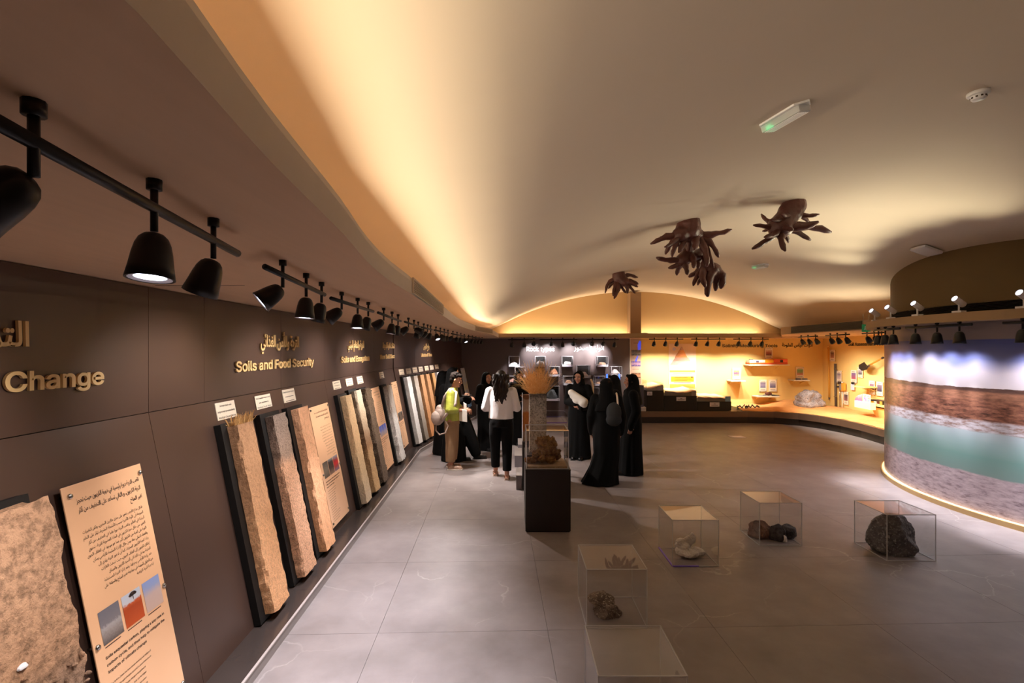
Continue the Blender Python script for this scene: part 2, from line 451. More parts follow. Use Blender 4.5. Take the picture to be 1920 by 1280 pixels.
def rock_geo(c, r, seed, rough=0.35, cuts=7, sub=4, tilt=0.0):
    bm = bmesh.new(); bmesh.ops.create_icosphere(bm, subdivisions=sub, radius=1)
    rng = random.Random(seed); off = Vector((rng.random() * 50, rng.random() * 50, 0))
    planes = []
    for _ in range(cuts):
        d = Vector((rng.uniform(-1, 1), rng.uniform(-1, 1), rng.uniform(-.15, 1))).normalized(); planes.append((d, rng.uniform(.55, .85)))
    for v in bm.verts:
        p = v.co.copy()
        for d, k in planes:
            e = p.dot(d) - k
            if e > 0: p -= d * e * .9
        p *= 1 + rough * (noise.fractal(p * 1.6 + off, 1.0, 2.0, 5) * .35) + rough * .12 * noise.noise(p * 9 + off)
        v.co = p
    zlo = -0.75
    vs = []
    for v in bm.verts:
        p = Matrix.Rotation(tilt, 3, 'Y') @ v.co; z = max(p.z, zlo)
        if z < 0: p = Vector((p.x * (1 + .35 * -z), p.y * (1 + .35 * -z), p.z))
        vs.append(Vector((c[0] + p.x * r[0], c[1] + p.y * r[1], c[2] + (z - zlo) * r[2])))
    fs = [tuple(v.index for v in f.verts) for f in bm.faces]; bm.free()
    return vs, fs
def rock(name, c, r, m, seed, label=None, cat='rock', group=None, parent=None, rough=0.35, cuts=7, sub=4, smooth=False, tilt=0.0):
    v, f = rock_geo(c, r, seed, rough, cuts, sub, tilt)
    o = mesh_obj(name, v, f, m, parent, smooth=smooth, base=True)
    return tag(o, label, cat, group) if label else o

# ------------------------------------------------------------------ lettering
FONT = None
try:
    FONT = bpy.data.fonts.load(os.path.join(bpy.utils.system_resource('DATAFILES', path='fonts'), 'Inter.woff2'))
except Exception:
    FONT = None
AF = {'ا': (0xFE8D, 2), 'ب': (0xFE8F, 4), 'ة': (0xFE93, 2), 'ت': (0xFE95, 4), 'ث': (0xFE99, 4), 'ج': (0xFE9D, 4), 'ح': (0xFEA1, 4), 'خ': (0xFEA5, 4), 'د': (0xFEA9, 2), 'ذ': (0xFEAB, 2), 'ر': (0xFEAD, 2), 'ز': (0xFEAF, 2), 'س': (0xFEB1, 4), 'ش': (0xFEB5, 4), 'ص': (0xFEB9, 4), 'ض': (0xFEBD, 4), 'ط': (0xFEC1, 4), 'ظ': (0xFEC5, 4), 'ع': (0xFEC9, 4), 'غ': (0xFECD, 4), 'ف': (0xFED1, 4), 'ق': (0xFED5, 4), 'ك': (0xFED9, 4), 'ل': (0xFEDD, 4), 'م': (0xFEE1, 4), 'ن': (0xFEE5, 4), 'ه': (0xFEE9, 4), 'و': (0xFEED, 2), 'ى': (0xFEEF, 2), 'ي': (0xFEF1, 4), 'أ': (0xFE83, 2), 'إ': (0xFE87, 2), 'ؤ': (0xFE85, 2), 'ئ': (0xFE89, 4), 'آ': (0xFE81, 2), 'ء': (0xFE80, 1)}
def arabic(s):
    out = ''
    for i, c in enumerate(s):
        if c not in AF: out += c; continue
        b, n = AF[c]
        pj = i > 0 and s[i - 1] in AF and AF[s[i - 1]][1] == 4
        nj = n == 4 and i + 1 < len(s) and s[i + 1] in AF and AF[s[i + 1]][1] > 1
        k = 1 if pj and n > 1 else 0
        if nj: k = 2 + k
        out += chr(b + k)
    return out[::-1]
_tc = {}
def text_geo(body, bold=0.0, ext=0.0, res=2):
    key = (body, bold, ext, res)
    if key in _tc: return _tc[key]
    c = bpy.data.curves.new('t', 'FONT'); c.body = body; c.size = 1.0; c.resolution_u = res
    if FONT and ord(max(body)) < 0x300: c.font = FONT
    c.offset = bold; c.extrude = ext
    o = bpy.data.objects.new('t', c); COL.objects.link(o)
    dg = bpy.context.evaluated_depsgraph_get()
    me = bpy.data.meshes.new_from_object(o.evaluated_get(dg))
    v = [p.co.copy() for p in me.vertices]; f = [tuple(p.vertices) for p in me.polygons]
    bpy.data.objects.remove(o); bpy.data.curves.remove(c); bpy.data.meshes.remove(me)
    _tc[key] = (v, f); return v, f
def ext_x(v): return (min(p.x for p in v), max(p.x for p in v))
def print_line(name, body, T, x0, y0, width, height, m, parent, bold=0.0, res=1, right=False, cond=None):
    """flat print: cap height 'height'; width is the length of the line, or None for natural"""
    v, f = text_geo(body, bold, 0.0, res)
    if not v: return None
    a, b = ext_x(v); s = height / 0.70; sx = s * (cond or 1.0)
    if width: sx = width / (b - a)
    if right: x0 = x0 - (b - a) * sx
    o = mesh_obj(name, [T @ Vector((x0 + (p.x - a) * sx, y0 + p.y * s, 0.0008)) for p in v], f, m, parent)
    return o
def para(name, lines, T, x0, y0, x1, dy, height, m, parent, bold=0.0, res=0, right=False, cond=0.8):
    """a block of small print, one mesh"""
    gs = []
    s = height / 0.70
    for i, ln in enumerate(lines):
        v, f = text_geo(ln, bold, 0.0, max(res, 1))
        if not v: continue
        a, b = ext_x(v); sx = s * cond
        if (b - a) * sx > (x1 - x0): sx = (x1 - x0) / (b - a)
        xs = x1 - (b - a) * sx if right else x0
        gs.append(([T @ Vector((xs + (p.x - a) * sx, y0 - i * dy + p.y * s, 0.0008)) for p in v], f))
    v, f = cat_geo(*gs)
    return mesh_obj(name, v, f, m, parent)
def heading(label, body, T, x0, x1, y0, cap_h, m, ext=0.012, bold=0.02, arab=False, letters=True, pos_=None):
    """raised lettering standing off a wall: one thing, each letter (or Arabic word) a part"""
    root = thing('wall_lettering', label, 'lettering', T @ Vector(((x0 + x1) / 2, y0, 0)))
    full, _ = text_geo(arabic(body) if arab else body, bold, 0.0, 3)
    a, b = ext_x(full); sx = (x1 - x0) / (b - a); sy = cap_h / 0.70
    if arab:
        words_ = arabic(body).split(' '); runs = []; pre = ''
        for q in words_:
            runs.append((pre, q)); pre += q + ' '
    elif letters:
        runs = [(body[:i], ch) for i, ch in enumerate(body) if ch != ' ']
    else: runs = [('', body)]
    bar = '\uFE8D' if arab else '|'
    e0 = ext_x(text_geo(bar, bold, 0.0, 3)[0])[1]
    for pre, q in runs:
        adv = ext_x(text_geo(pre + bar, bold, 0.0, 3)[0])[1] - e0 if pre else 0.0
        v, f = text_geo(q, bold, 0.5, 2)
        vs = [T @ Vector((x0 + (p.x + adv - a) * sx, y0 + p.y * sy, ext * (p.z + 0.5) + 0.004)) for p in v]
        mesh_obj('word' if arab or not letters else 'letter', vs, f, m, root)
    return root

# ------------------------------------------------------------------ lights
def spot(name, loc, d, power, deg, col, blend=0.6, rad=0.03, parent=None):
    l = bpy.data.lights.new(name, 'SPOT'); l.energy = power; l.spot_size = R(deg); l.spot_blend = blend; l.color = col; l.shadow_soft_size = rad
    o = bpy.data.objects.new(name, l); COL.objects.link(o); o.location = loc
    o.rotation_euler = Vector(d).to_track_quat('-Z', 'Y').to_euler()
    if parent is not None: set_parent(o, parent)
    return o
def strip(name, p0, p1, d, power, width, col):
    p0, p1, d = Vector(p0), Vector(p1), Vector(d).normalized()
    l = bpy.data.lights.new(name, 'AREA'); l.shape = 'RECTANGLE'; L = (p1 - p0).length
    l.size = L; l.size_y = width; l.energy = power * L; l.color = col
    x = (p1 - p0).normalized(); z = -d; z = (z - x * z.dot(x)).normalized(); y = z.cross(x)
    o = bpy.data.objects.new(name, l); COL.objects.link(o)
    o.matrix_world = frame3((p0 + p1) / 2, x, y, z)
    return o

# ================================================================== THE SETTING
UP = Vector((0, 0, 1))
LEAN = math.atan(0.20); LEDGE = 0.075; SEAM = 1.64
FOOT = [Vector((-1.594, -2.5, 0)), Vector((-1.99, 9.9, 0)), Vector((-1.19, 15.3, 0))]
def seg_of(Y): return 0 if Y < FOOT[1].y else 1
def foot(Y):
    s = seg_of(Y); a, b = FOOT[s], FOOT[s + 1]; k = (Y - a.y) / (b.y - a.y); return a.lerp(b, k)
def seg_axes(s):
    t = (FOOT[s + 1] - FOOT[s]).normalized(); nh = t.cross(UP).normalized(); return t, nh
def slant(s):
    """frame on the leaning lower wall: x along the wall, y up the slope, z out of it; x is measured from the segment start"""
    t, nh = seg_axes(s); up = UP * math.cos(LEAN) - nh * math.sin(LEAN); n = t.cross(up)
    return frame3(FOOT[s] + UP * LEDGE, t, up, n)
def upright(s):
    t, nh = seg_axes(s); return frame3(FOOT[s] - nh * 0.313, t, UP, nh)
def hit(px, py, T, n=0.0):
    """where the sight line through a pixel meets plane z=n of frame T, in that frame"""
    d = Vector(((px - CX) / F, 1, -(py - HY) / F)); o = Vector((0, 0, CAM_H))
    Ti = T.inverted(); o2 = Ti @ o; d2 = Ti.to_3x3() @ d
    k = (n - o2.z) / d2.z; p = o2 + d2 * k; return p.x, p.y
S0, S1, U0, U1 = slant(0), slant(1), upright(0), upright(1)

def spline(pts):
    def f(t):
        i = 0
        while i < len(pts) - 2 and t > pts[i + 1][0]: i += 1
        p1, p2 = pts[i], pts[i + 1]; p0 = pts[max(i - 1, 0)]; p3 = pts[min(i + 2, len(pts) - 1)]
        h = p2[0] - p1[0]; k = max(0.0, min(1.0, (t - p1[0]) / h))
        m1 = (p2[1] - p0[1]) / (p2[0] - p0[0]) * h; m2 = (p3[1] - p1[1]) / (p3[0] - p1[0]) * h
        return (2 * k**3 - 3 * k**2 + 1) * p1[1] + (k**3 - 2 * k**2 + k) * m1 + (-2 * k**3 + 3 * k**2) * p2[1] + (k**3 - k**2) * m2
    return f
lip = spline([(-3, -.28), (.528, -.399), (.751, -.430), (.96, -.46), (1.329, -.498), (1.607, -.527), (2.16, -.600), (2.7, -.64), (3.31, -.652), (5.67, -.744), (7.85, -.80), (10.05, -.70), (11.9, -.46), (13.0, -.40), (14.2, -.37)])
rlip = spline([(8.0, 6.30), (9.3, 6.38), (11.0, 6.40), (12.0, 6.44), (12.4, 6.52), (13.1, 6.90), (14.2, 7.47)])
def sof_z(Y): return 2.36 - 0.03 * sstep(9, 14, Y)
def smax(a, b, k=0.06): return 0.5 * (a + b + math.sqrt((a - b) ** 2 + k * k))
DC, DR = Vector((8.93, 6.5, 0)), 3.40
def ceil_z(X, Y):
    q = 8.70 ** 2 - (X - 3.70) ** 2
    z = 3.72 - (8.70 - math.sqrt(max(q, 1.0)))
    z -= 0.27 * sstep(3.9, 6.0, X) * sstep(12.5, 9.0, Y)
    return smax(z, 2.60 + 0.24 * sstep(11.5, 7.0, Y) * sstep(3.0, 1.0, X))  # near left side raised in shape to widen the cove glow
def ceil_hit(px, py, dn=0.0):
    t = 0.5
    while t < 16:
        p = at(px, py, t)
        if p.z > ceil_z(p.x, p.y) - dn: break
        t += 0.01
    return at(px, py, t)
def struct(o): o['kind'] = 'structure'; return o

# floor: stone tiles with recessed joints, the grid turned with the left wall
fl = struct(mesh_obj('floor', *boxv(-3, 13, -3.2, 15.6, -0.06, -0.006), 'grout'))
ta = math.atan(-0.032)
def tile_pt(i, j):
    x = -0.83 + 1.2 * i; y = 3.64 + 1.2 * j
    return Vector((x * math.cos(ta) + y * math.sin(ta) , -x * math.sin(ta) * 1.0 + y * math.cos(ta), 0))
def tile_me():
    g = 0.0012; v, f = boxv(g, 1.2 - g, g, 1.2 - g, -0.006, 0)
    me = bpy.data.meshes.new('tile'); me.from_pydata(v, [], f); me.materials.append(M['floor']); return me
tm = tile_me()
for i in range(-2, 10):
    for j in range(-5, 10):
        p = Vector((-0.83 + 1.2 * i, 3.64 + 1.2 * j, 0))
        q = Matrix.Rotation(-ta, 4, 'Z') @ p
        if q.y > 15.3 or q.y < -3.2 or q.x < -2.6 or q.x > 11.5: continue
        if q.y > 13.6 and q.x > 2.4: continue
        o = bpy.data.objects.new('tile', tm); COL.objects.link(o); o.location = q; o.rotation_euler.z = -ta; set_parent(o, fl)

# ceiling vault
xs = [-2.6 + 0.2 * i for i in range(76)]; ys = [-3.2 + 0.25 * j for j in range(75)]
cv = [(x, y, ceil_z(x, y)) for y in ys for x in xs]; nx = len(xs)
cf = [(j * nx + i, (j + 1) * nx + i, (j + 1) * nx + i + 1, j * nx + i + 1) for j in range(len(ys) - 1) for i in range(nx - 1)]
struct(mesh_obj('ceiling', cv, cf, 'ceiling', smooth=True))

# left soffit with its wavy fascia, back soffit, right soffit
sof = struct(thing('ceiling_soffit', None, None)); sof['kind'] = 'structure'
ysf = [-3.2 + 0.15 * i for i in range(117)]
FH = 0.115
def soffit_left():
    v, f = [], []
    for Y in ysf:
        v.append((-2.75 if Y < 14 else -2.2, Y, sof_z(Y))); v.append((lip(Y), Y, sof_z(Y)))
    for i in range(len(ysf) - 1): f.append((2 * i, 2 * i + 1, 2 * i + 3, 2 * i + 2))
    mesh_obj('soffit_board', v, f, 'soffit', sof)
    v, f = [], []
    for Y in ysf:
        x, z = lip(Y), sof_z(Y)
        v += [(x, Y, z), (x, Y, z + FH * .72), (x - .006, Y, z + FH * .75), (x - .012, Y, z + FH), (x - .035, Y, z + FH), (x - .035, Y, z + .004)]
    for i in range(len(ysf) - 1):
        for k in range(5): f.append((6 * i + k, 6 * i + k + 1, 6 * i + 6 + k + 1, 6 * i + 6 + k))
    mesh_obj('fascia', v, f, 'fascia', sof)
soffit_left()
zb = 2.33
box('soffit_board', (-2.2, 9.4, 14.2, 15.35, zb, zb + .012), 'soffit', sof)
box('fascia', (-.42, 7.5, 14.2, 14.23, zb + .0, zb + FH), 'ring', sof)
yr = [8.0 + .1 * i for i in range(63)]
def soffit_right():
    v, f = [], []
    for Y in yr: v.append((rlip(Y), Y, 2.358)); v.append((10.5, Y, 2.358))
    for i in range(len(yr) - 1): f.append((2 * i, 2 * i + 1, 2 * i + 3, 2 * i + 2))
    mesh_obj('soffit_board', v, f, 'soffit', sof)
    v, f = [], []
    for Y in yr:
        x = rlip(Y); v += [(x, Y, 2.358), (x, Y, 2.53), (x + .03, Y, 2.53), (x + .03, Y, 2.36)]
    for i in range(len(yr) - 1):
        for k in range(3): f.append((4 * i + k, 4 * i + k + 1, 4 * i + 4 + k + 1, 4 * i + 4 + k))
    mesh_obj('fascia', v, f, 'ring', sof)
soffit_right()
box('access_slot', (-2.0, -1.5, 2.87, 2.876, 2.3585, 2.3605), 'toe', sof)

# left wall: leaning lower panels, upright upper panels
wl = struct(thing('wall_left', None, None))
def back_sheet():
    for s, T, y0, y1, z in ((0, S0, 0, (SEAM - LEDGE) / math.cos(LEAN), -.03), (1, S1, 0, (SEAM - LEDGE) / math.cos(LEAN), -.03), (0, U0, SEAM, 2.7, -.03), (1, U1, SEAM, 2.7, -.03)):
        L = (FOOT[s + 1] - FOOT[s]).length
        quad('wall_core', [T @ Vector((-.1, y0 - .05, z)), T @ Vector((L + .1, y0 - .05, z)), T @ Vector((L + .1, y1, z)), T @ Vector((-.1, y1, z))], 'black', wl)
back_sheet()
def x_of(Y, s): return (foot(Y) - FOOT[s]).length
jl = [-2.45, -.7, .5, 1.73, 2.94, 4.75, 5.95, 7.15, 8.35, 9.9]
ju = [-2.45, -.7, .5, 1.73, 2.94, 3.5, 4.75, 5.95, 7.15, 8.35, 9.9]
def panels(js, s, T, y0, y1):
    for a, b in zip(js[:-1], js[1:]):
        xa, xb = x_of(a, s) if a < 9.9 or s else 0, x_of(b - 1e-4, s)
        if s and a <= 9.9: xa = 0
        box('panel', (xa + .0015, xb - .0015, y0, y1, -.022, 0), 'panel', wl, T)
SL = (SEAM - LEDGE) / math.cos(LEAN)
panels(jl, 0, S0, .0, SL - .002); panels(ju, 0, U0, SEAM + .002, 2.357)
js1 = [9.9, 11.1, 12.3, 13.5, 15.29]
panels(js1, 1, S1, .0, SL - .002); panels(js1, 1, U1, SEAM + .002, 2.345)
# ledge at the wall foot, pale edge painted for its LED line, grey skirting
ld = struct(thing('trim_1', None, None))
def ledge():
    for s, js in ((0, [-2.5, -.7, .5, 1.7, 2.9, 4.1, 5.3, 6.5, 7.7, 8.9, 9.9]), (1, [9.9, 11.1, 12.3, 13.5, 15.1])):
        t, nh = seg_axes(s); T = frame3(FOOT[s], t, nh, UP)
        for a, b in zip(js[:-1], js[1:]):
            xa = 0 if a == js[0] else x_of(a, s); xb = x_of(b - 1e-4, s)
            y1 = .205
            box('ledge_tile', (xa + .001, xb - .001, -.02, y1, .0, LEDGE), 'ledge', ld, frame3(FOOT[s], t, nh, UP) if False else T)
            box('skirting', (xa + .001, xb - .001, y1, y1 + .012, .0, LEDGE - .008), 'skirt', ld, T)
            box('edge_strip', (xa + .001, xb - .001, y1, y1 + .016, LEDGE - .008, LEDGE + .002), 'edge', ld, T)
ledge()

# back walls: dark rock wall, yellow wall, gable with its column, right yellow wall
YB = 15.3
XD = (1181 - CX) / F * YB
struct(box('wall_back', (-1.6, XD, YB, YB + .05, 0, 2.34), 'rockwall'))
struct(box('wall_yellow', (XD, 9.30, YB, YB + .05, 0, 2.40), 'yellow'))
def gable():
    n = 60; v, f = [], []
    for i in range(n + 1):
        x = -2.5 + 12.5 * i / n; v += [(x, YB + .01, 2.30), (x, YB + .01, ceil_z(x, YB) + .03)]
    for i in range(n): f.append((2 * i, 2 * i + 2, 2 * i + 3, 2 * i + 1))
    struct(mesh_obj('wall_gable', v, f, simple('gable paint', (206, 172, 126), .9, var=.02, spec=.2)))
gable()
xc0, xc1 = (1182 - CX) / F * 14.9, (1202 - CX) / F * 14.9
struct(box('trim_2', (xc0, xc1, 14.9, YB, 2.36, 3.66), 'column'))
box('ledge_board', (xc0 - .06, xc1 + .12, 14.6, 14.95, 2.46, 2.475), 'column', bpy.data.objects['trim_2'])
WR0, WR1 = Vector((9.29, YB, 0)), Vector((8.65, 8.0, 0))
tr = (WR1 - WR0).normalized()
RW = frame3(WR0, tr, UP, tr.cross(UP))            # x towards the camera, y up, z into the room
if RW.col[2].x > 0: RW = frame3(WR0, tr, UP, -tr.cross(UP))
struct(box('wall_right', (0, 7.4, 0, 2.45, -.05, 0), 'yellow', None, RW))
BW = frame3(Vector((0, YB, 0)), Vector((1, 0, 0)), UP, Vector((0, -1, 0)))   # on the back walls: x right, y up, z to the room
# unseen sides of the hall
struct(box('wall_front', (-3, 13, -3.25, -3.2, 0, 3.9), 'soffit'))
struct(box('wall_far_right', (12.4, 12.45, -3.2, 9, 0, 3.9), 'soffit'))

# raised display kerb on the right: dark toe kick, glossy stone fascia, platform
KERB = [(2.0, 13.9), (3.2, 13.9), (4.4, 13.9), (5.4, 13.9), (6.4, 13.9), (7.05, 13.78), (7.5, 13.42), (7.76, 12.9), (7.87, 12.3), (7.88, 11.6), (7.8, 10.9), (7.68, 10.2), (7.5, 9.6), (7.2, 8.9)]
kb = struct(thing('trim_3', None, None))
def kerb():
    n = len(KERB)
    def off(i, d):
        a = Vector(KERB[max(i - 1, 0)]); b = Vector(KERB[min(i + 1, n - 1)]); t = (b - a).normalized(); nn = Vector((t.y, -t.x))
        p = Vector(KERB[i]) - nn * d; return p
    for i in range(n - 1):
        for nm, m_, d, z0, z1 in (('toe_kick', 'toe', .035, 0, .165), ('kerb_stone', 'kerb', 0, .167, .322)):
            p, q = off(i, d), off(i + 1, d); p2, q2 = off(i, d + .05), off(i + 1, d + .05)
            v = [(p.x, p.y, z0), (q.x, q.y, z0), (q2.x, q2.y, z0), (p2.x, p2.y, z0), (p.x, p.y, z1), (q.x, q.y, z1), (q2.x, q2.y, z1), (p2.x, p2.y, z1)]
            fix_normals(mesh_obj(nm, v, [(0, 3, 2, 1), (4, 5, 6, 7), (0, 1, 5, 4), (1, 2, 6, 5), (2, 3, 7, 6), (3, 0, 4, 7)], m_, kb))
    vs = [(x, y, .315) for x, y in KERB] + [(8.7, 8.9, .315), (9.27, YB, .315), (2.0, YB, .315)]
    mesh_obj('platform', vs, [tuple(range(len(vs)))], 'kerb', kb)
kerb()

# the round room: mural drum, gold base, beige ring soffit, louvre band, upper drum
dr = struct(thing('wall_round', None, None, DC))
def arc(r, a0=PI * .62, a1=PI * 1.62, n=72): return [(DC.x + r * math.cos(a0 + (a1 - a0) * i / n), DC.y + r * math.sin(a0 + (a1 - a0) * i / n)) for i in range(n + 1)]
def ring_wall(name, r, z0, z1, m, top=None):
    a = arc(r); v, f = [], []
    for x, y in a: v += [(x, y, z0), (x, y, z1 if top is None else top(x, y))]
    for i in range(len(a) - 1): f.append((2 * i, 2 * i + 1, 2 * i + 3, 2 * i + 2))
    return fix_n(mesh_obj(name, v, f, m, dr, smooth=True))
def fix_n(o): return o
def ring_band(name, r0, r1, z0, z1, m):
    a, b = arc(r0), arc(r1); v, f = [], []
    for (x, y), (p, q) in zip(a, b): v += [(x, y, z0), (p, q, z0), (p, q, z1), (x, y, z1)]
    for i in range(len(a) - 1):
        for k in range(4): k2 = (k + 1) % 4; f.append((4 * i + k, 4 * i + k2, 4 * i + 4 + k2, 4 * i + 4 + k))
    return mesh_obj(name, v, f, m, dr)
ring_wall('mural', DR, 0.0, 2.34, 'mural')
ring_band('base_trim', DR - .02, DR + .05, 0.0, .062, 'gold')
ring_band('base_light', DR + .001, DR + .032, .062, .068, 'led')
ring_band('soffit_ring', 3.30, 3.65, 2.335, 2.44, 'ring')
ring_wall('upper_drum', 3.32, 2.565, 3.0, 'drumtop', top=lambda x, y: ceil_z(x, y) + .02)
ring_wall('louvre_back', 3.24, 2.43, 2.57, 'ventdark')
for i in range(7): ring_band('louvre_slat', 3.25, 3.325, 2.445 + .018 * i, 2.4495 + .018 * i, 'ventdark')

# ------------------------------------------------------------------ LED coves (real strips hidden behind the fascias)
Y = -2.6
k = 0
while Y < 14.0:
    y1 = Y + 1.0
    a = Vector((lip(Y) - .16, Y, sof_z(Y) + .085)); b = Vector((lip(y1) - .16, y1, sof_z(y1) + .085))
    strip('cove_strip', a, b, (1, 0, -.06), P_COVE, .03, WARM); Y = y1; k += 1
for i in range(8):
    x = -.2 + i * .95
    if 3.0 < x < 3.2: pass
    strip('cove_strip', (x, 15.16, zb + .06), (x + .9, 15.16, zb + .06), (0, .1, 1), P_COVE_BACK, .03, (1.0, .80, .50))
for a in (8.6, 9.6, 10.6, 11.6):
    strip('cove_strip', (rlip(a) + .12, a, 2.51), (rlip(a + .9) + .12, a + .9, 2.51), (-.8, 0, .6), P_COVE_RIGHT, .03, WARM)

# ================================================================== TRACK LIGHTS
HEAD = [(.010, 0.0), (.019, -.003), (.027, -.011), (.033, -.025), (.0375, -.046), (.0415, -.074), (.046, -.099), (.043, -.099), (.041, -.093)]
TI = [0]
G1, G4 = 'track lights over the left wall', 'track lights round the mural'
def track(label, group, p0, p1, zr, zc, heads, power, deg, col, scale=1.0, name='track_light', lit=True):
    """rail hung from the soffit on stems, with bell-shaped lamp heads; heads: (fraction along, aim direction)"""
    p0 = Vector((p0[0], p0[1], zr)); p1 = Vector((p1[0], p1[1], zr))
    root = thing(name, label, 'track light', (p0 + p1) / 2, group)
    tube('rail', [p0, p1], .0115 * scale, 'blackmatt', root, 10)
    for hi, (fr, d, lens) in enumerate(heads):
        q = p0.lerp(p1, fr); d = Vector(d).normalized()
        tube('stem', [q + UP * (zc - zr), q + UP * (zc - zr - .022)], .015 * scale, 'blackmatt', root, 10)
        tube('stem', [q + UP * (zc - zr), q - UP * .05 * scale], .0075 * scale, 'blackmatt', root, 8)
        hp = q - UP * .05 * scale + d * .004
        x = d.orthogonal().normalized(); T = frame3(hp, x, (-d).cross(x), -d) @ Matrix.Scale(scale, 4)
        h = lathe('lamp_head', HEAD, T, 'blackmatt', root, 20, (True, False))
        v, f = lathe_geo([(.0405, -.0985), (.030, -.0955), (.029, -.0945)], T, 20); mesh_obj('reflector', v, f, 'white', h)
        v, f = lathe_geo([(.0002, -.095), (.0295, -.095)], T, 20)
        mesh_obj('lens', v, f, 'lens' if lens in (1, 3, 4) else 'lensdim', h)
        down = lens == 1 and group == G1 and d.x > -.4
        pw = power(hi + 3 * TI[0]) if callable(power) else power
        if group == G4: spot('added_spill', hp + d * .115 * scale, d, 20.0, 140, WHITE, 1.0, .04, root)  # wide weak second light added per head to brighten the upper mural
        if pw: spot('lamp', hp + d * .115 * scale, d + (Vector((.10, 0, 0)) if down else Vector()), P_DOWN if down else pw * {2: .30, 3: 4.4, 4: 1.9}.get(lens, 1), 74 if down else 100 if lens == 3 else 44 if lens == 4 else deg, WHITE if down else col, 1.0 if group == G4 or lens > 2 else .85, .03, root)
    return root
def xr(px, Y): return (px - CX) * Y / F
G1 = 'track lights over the left wall'
near = [
    ((-.64, .47), (-.858, 1.6), [(.24, (-.75, -.25, -.62), 2), (.545, (.0, -.12, -1), 1), (.83, (-.38, .05, -.9), 0)], 'nearest black track light with a large blurred head at left edge'),
    ((-.897, 1.86), (-1.026, 2.80), [(.22, (-.7, -.38, -.62), 1), (.60, (-.05, -.05, -1), 1), (.93, (-.3, .05, -1), 0)], 'second black three-headed track light over the food security heading'),
    ((-1.06, 3.0), (-1.096, 4.04), [(.2, (-.85, -.1, -.62), 0), (.56, (0, -.1, -1), 1), (.85, (-.3, 0, -1), 0)], 'third black track light, above the three cards of the first slabs'),
    ((-1.09, 4.17), (-1.18, 5.43), [(.2, (-.85, -.1, -.62), 0), (.55, (-.1, -.05, -1), 1), (.85, (-.3, .1, -1), 0)], 'fourth black track light from the camera, before the ecosystem heading'),
    ((-1.16, 5.54), (-1.22, 6.8), [(.2, (-.85, -.1, -.62), 0), (.55, (1.5, .45, -.62), 4), (.85, (-.3, .1, -1), 0)], 'fifth black track light from the camera, beside the ecosystem heading'),
    ((-1.22, 6.9), (-1.21, 7.75), [(.2, (-.85, -.1, -.62), 0), (.55, (-.85, -.1, -.62), 0), (.85, (-.4, .1, -1), 0)], 'sixth track light from the camera, short, with crowded heads'),
    ((-1.20, 7.9), (-1.17, 9.5), [(.1, (.30, -.25, -.8), 3), (.37, (.55, .10, -.8), 3), (.64, (-.2, 0, -1), 0), (.92, (-.5, 0, -1), 0)], 'track light with two bright crossed beams near the first vent'),
    ((-1.15, 9.7), (-1.06, 11.6), [(.1, (-.85, -.1, -.62), 0), (.37, (-.3, 0, -1), 0), (.64, (-.4, 0, -1), 0), (.92, (.45, -.3, -.9), 3)], 'track light above the winds of time heading, second from the far end'),
    ((-1.02, 11.8), (-.80, 14.0), [(.05, (-.85, -.1, -.62), 0), (.28, (-.4, 0, -1), 0), (.5, (-.3, 0, -1), 0), (.73, (-.4, 0, -1), 0), (.95, (-.3, 0, -1), 0)], 'five-headed track light at the far end of the left wall'),
]
for p0, p1, hd, lab in near:
    track(lab, G1, p0, p1, 2.30, sof_z(p0[1]), hd, P_SPOT_LEFT, 84, COOL)
G2 = 'track lights before the rock wall'
for i, (px0, px1, hx, lab) in enumerate([(953, 1003, (960, 983, 1001), 'black track light left of the rock types heading'), (1012, 1082, (1034, 1055, 1076), 'black track light between the rock types heading and its Arabic'), (1100, 1160, (1111, 1132, 1153), 'black track light above the bright Arabic rock heading')]):
    Y = 14.4; TI[0] = i
    track(lab, G2, (xr(px0, Y), Y), (xr(px1, Y), Y), 2.275, zb, [((h - px0) / (px1 - px0), (0, .86, -.38) if h in (1001, 1034, 1076, 1111, 1132) else (0, .55, -.85), 1 if h == 1055 else 0) for h in hx], (lambda n: P_SPOT_ROCK * (.6, .6, .7, .8, .6, .8, .9, .9, .7)[n]), 58, (1.0, .93, .95), 1.35)
G3 = 'track lights before the yellow walls'
for i, (px0, px1, hx, lab) in enumerate([(1217, 1281, (1227, 1248.6, 1270), 'black track light above the stepped sand blocks, left of the poster heading'), (1296, 1360, (1306, 1327.5, 1349), 'black track light right of the pyramid poster'), (1375, 1441, (1386, 1408, 1430), 'black track light across the salinity heading')]):
    Y = 14.3
    track(lab, G3, (xr(px0, Y), Y), (xr(px1, Y), Y), 2.29, zb, [((h - px0) / (px1 - px0), (0, .50, -.75), 0) for h in hx], P_SPOT_YELLOW, 92, AMBER, 1.3)
for p0, p1, fr, lab in [((7.36, 13.15), (7.19, 12.05), (.15, .52, .9), 'slanted black track light above the big grey boulder'), ((7.08, 11.55), (7.02, 10.65), (.2, .5, .85), 'black track light before the assessment tools wall, left of its heading'), ((6.98, 10.2), (6.92, 9.45), (.2, .5, .8), 'short black track light nearest the green exit sign')]:
    track(lab, G3, p0, p1, 2.315, 2.358, [(q, (.62, .28, -.72), 0) for q in fr], P_SPOT_YELLOW, 92, AMBER, 1.3)
G4 = 'track lights round the mural'
def on_ring(px, r=3.61):
    """point of the circle of radius r round the drum on the sight line through column px (near side)"""
    u = (px - CX) / F; d = Vector((u, 1)).normalized(); c = Vector((DC.x, DC.y)); b = d.dot(c); q = b * b - (c.length_squared - r * r)
    k = b - math.sqrt(max(q, 0)); return d * k
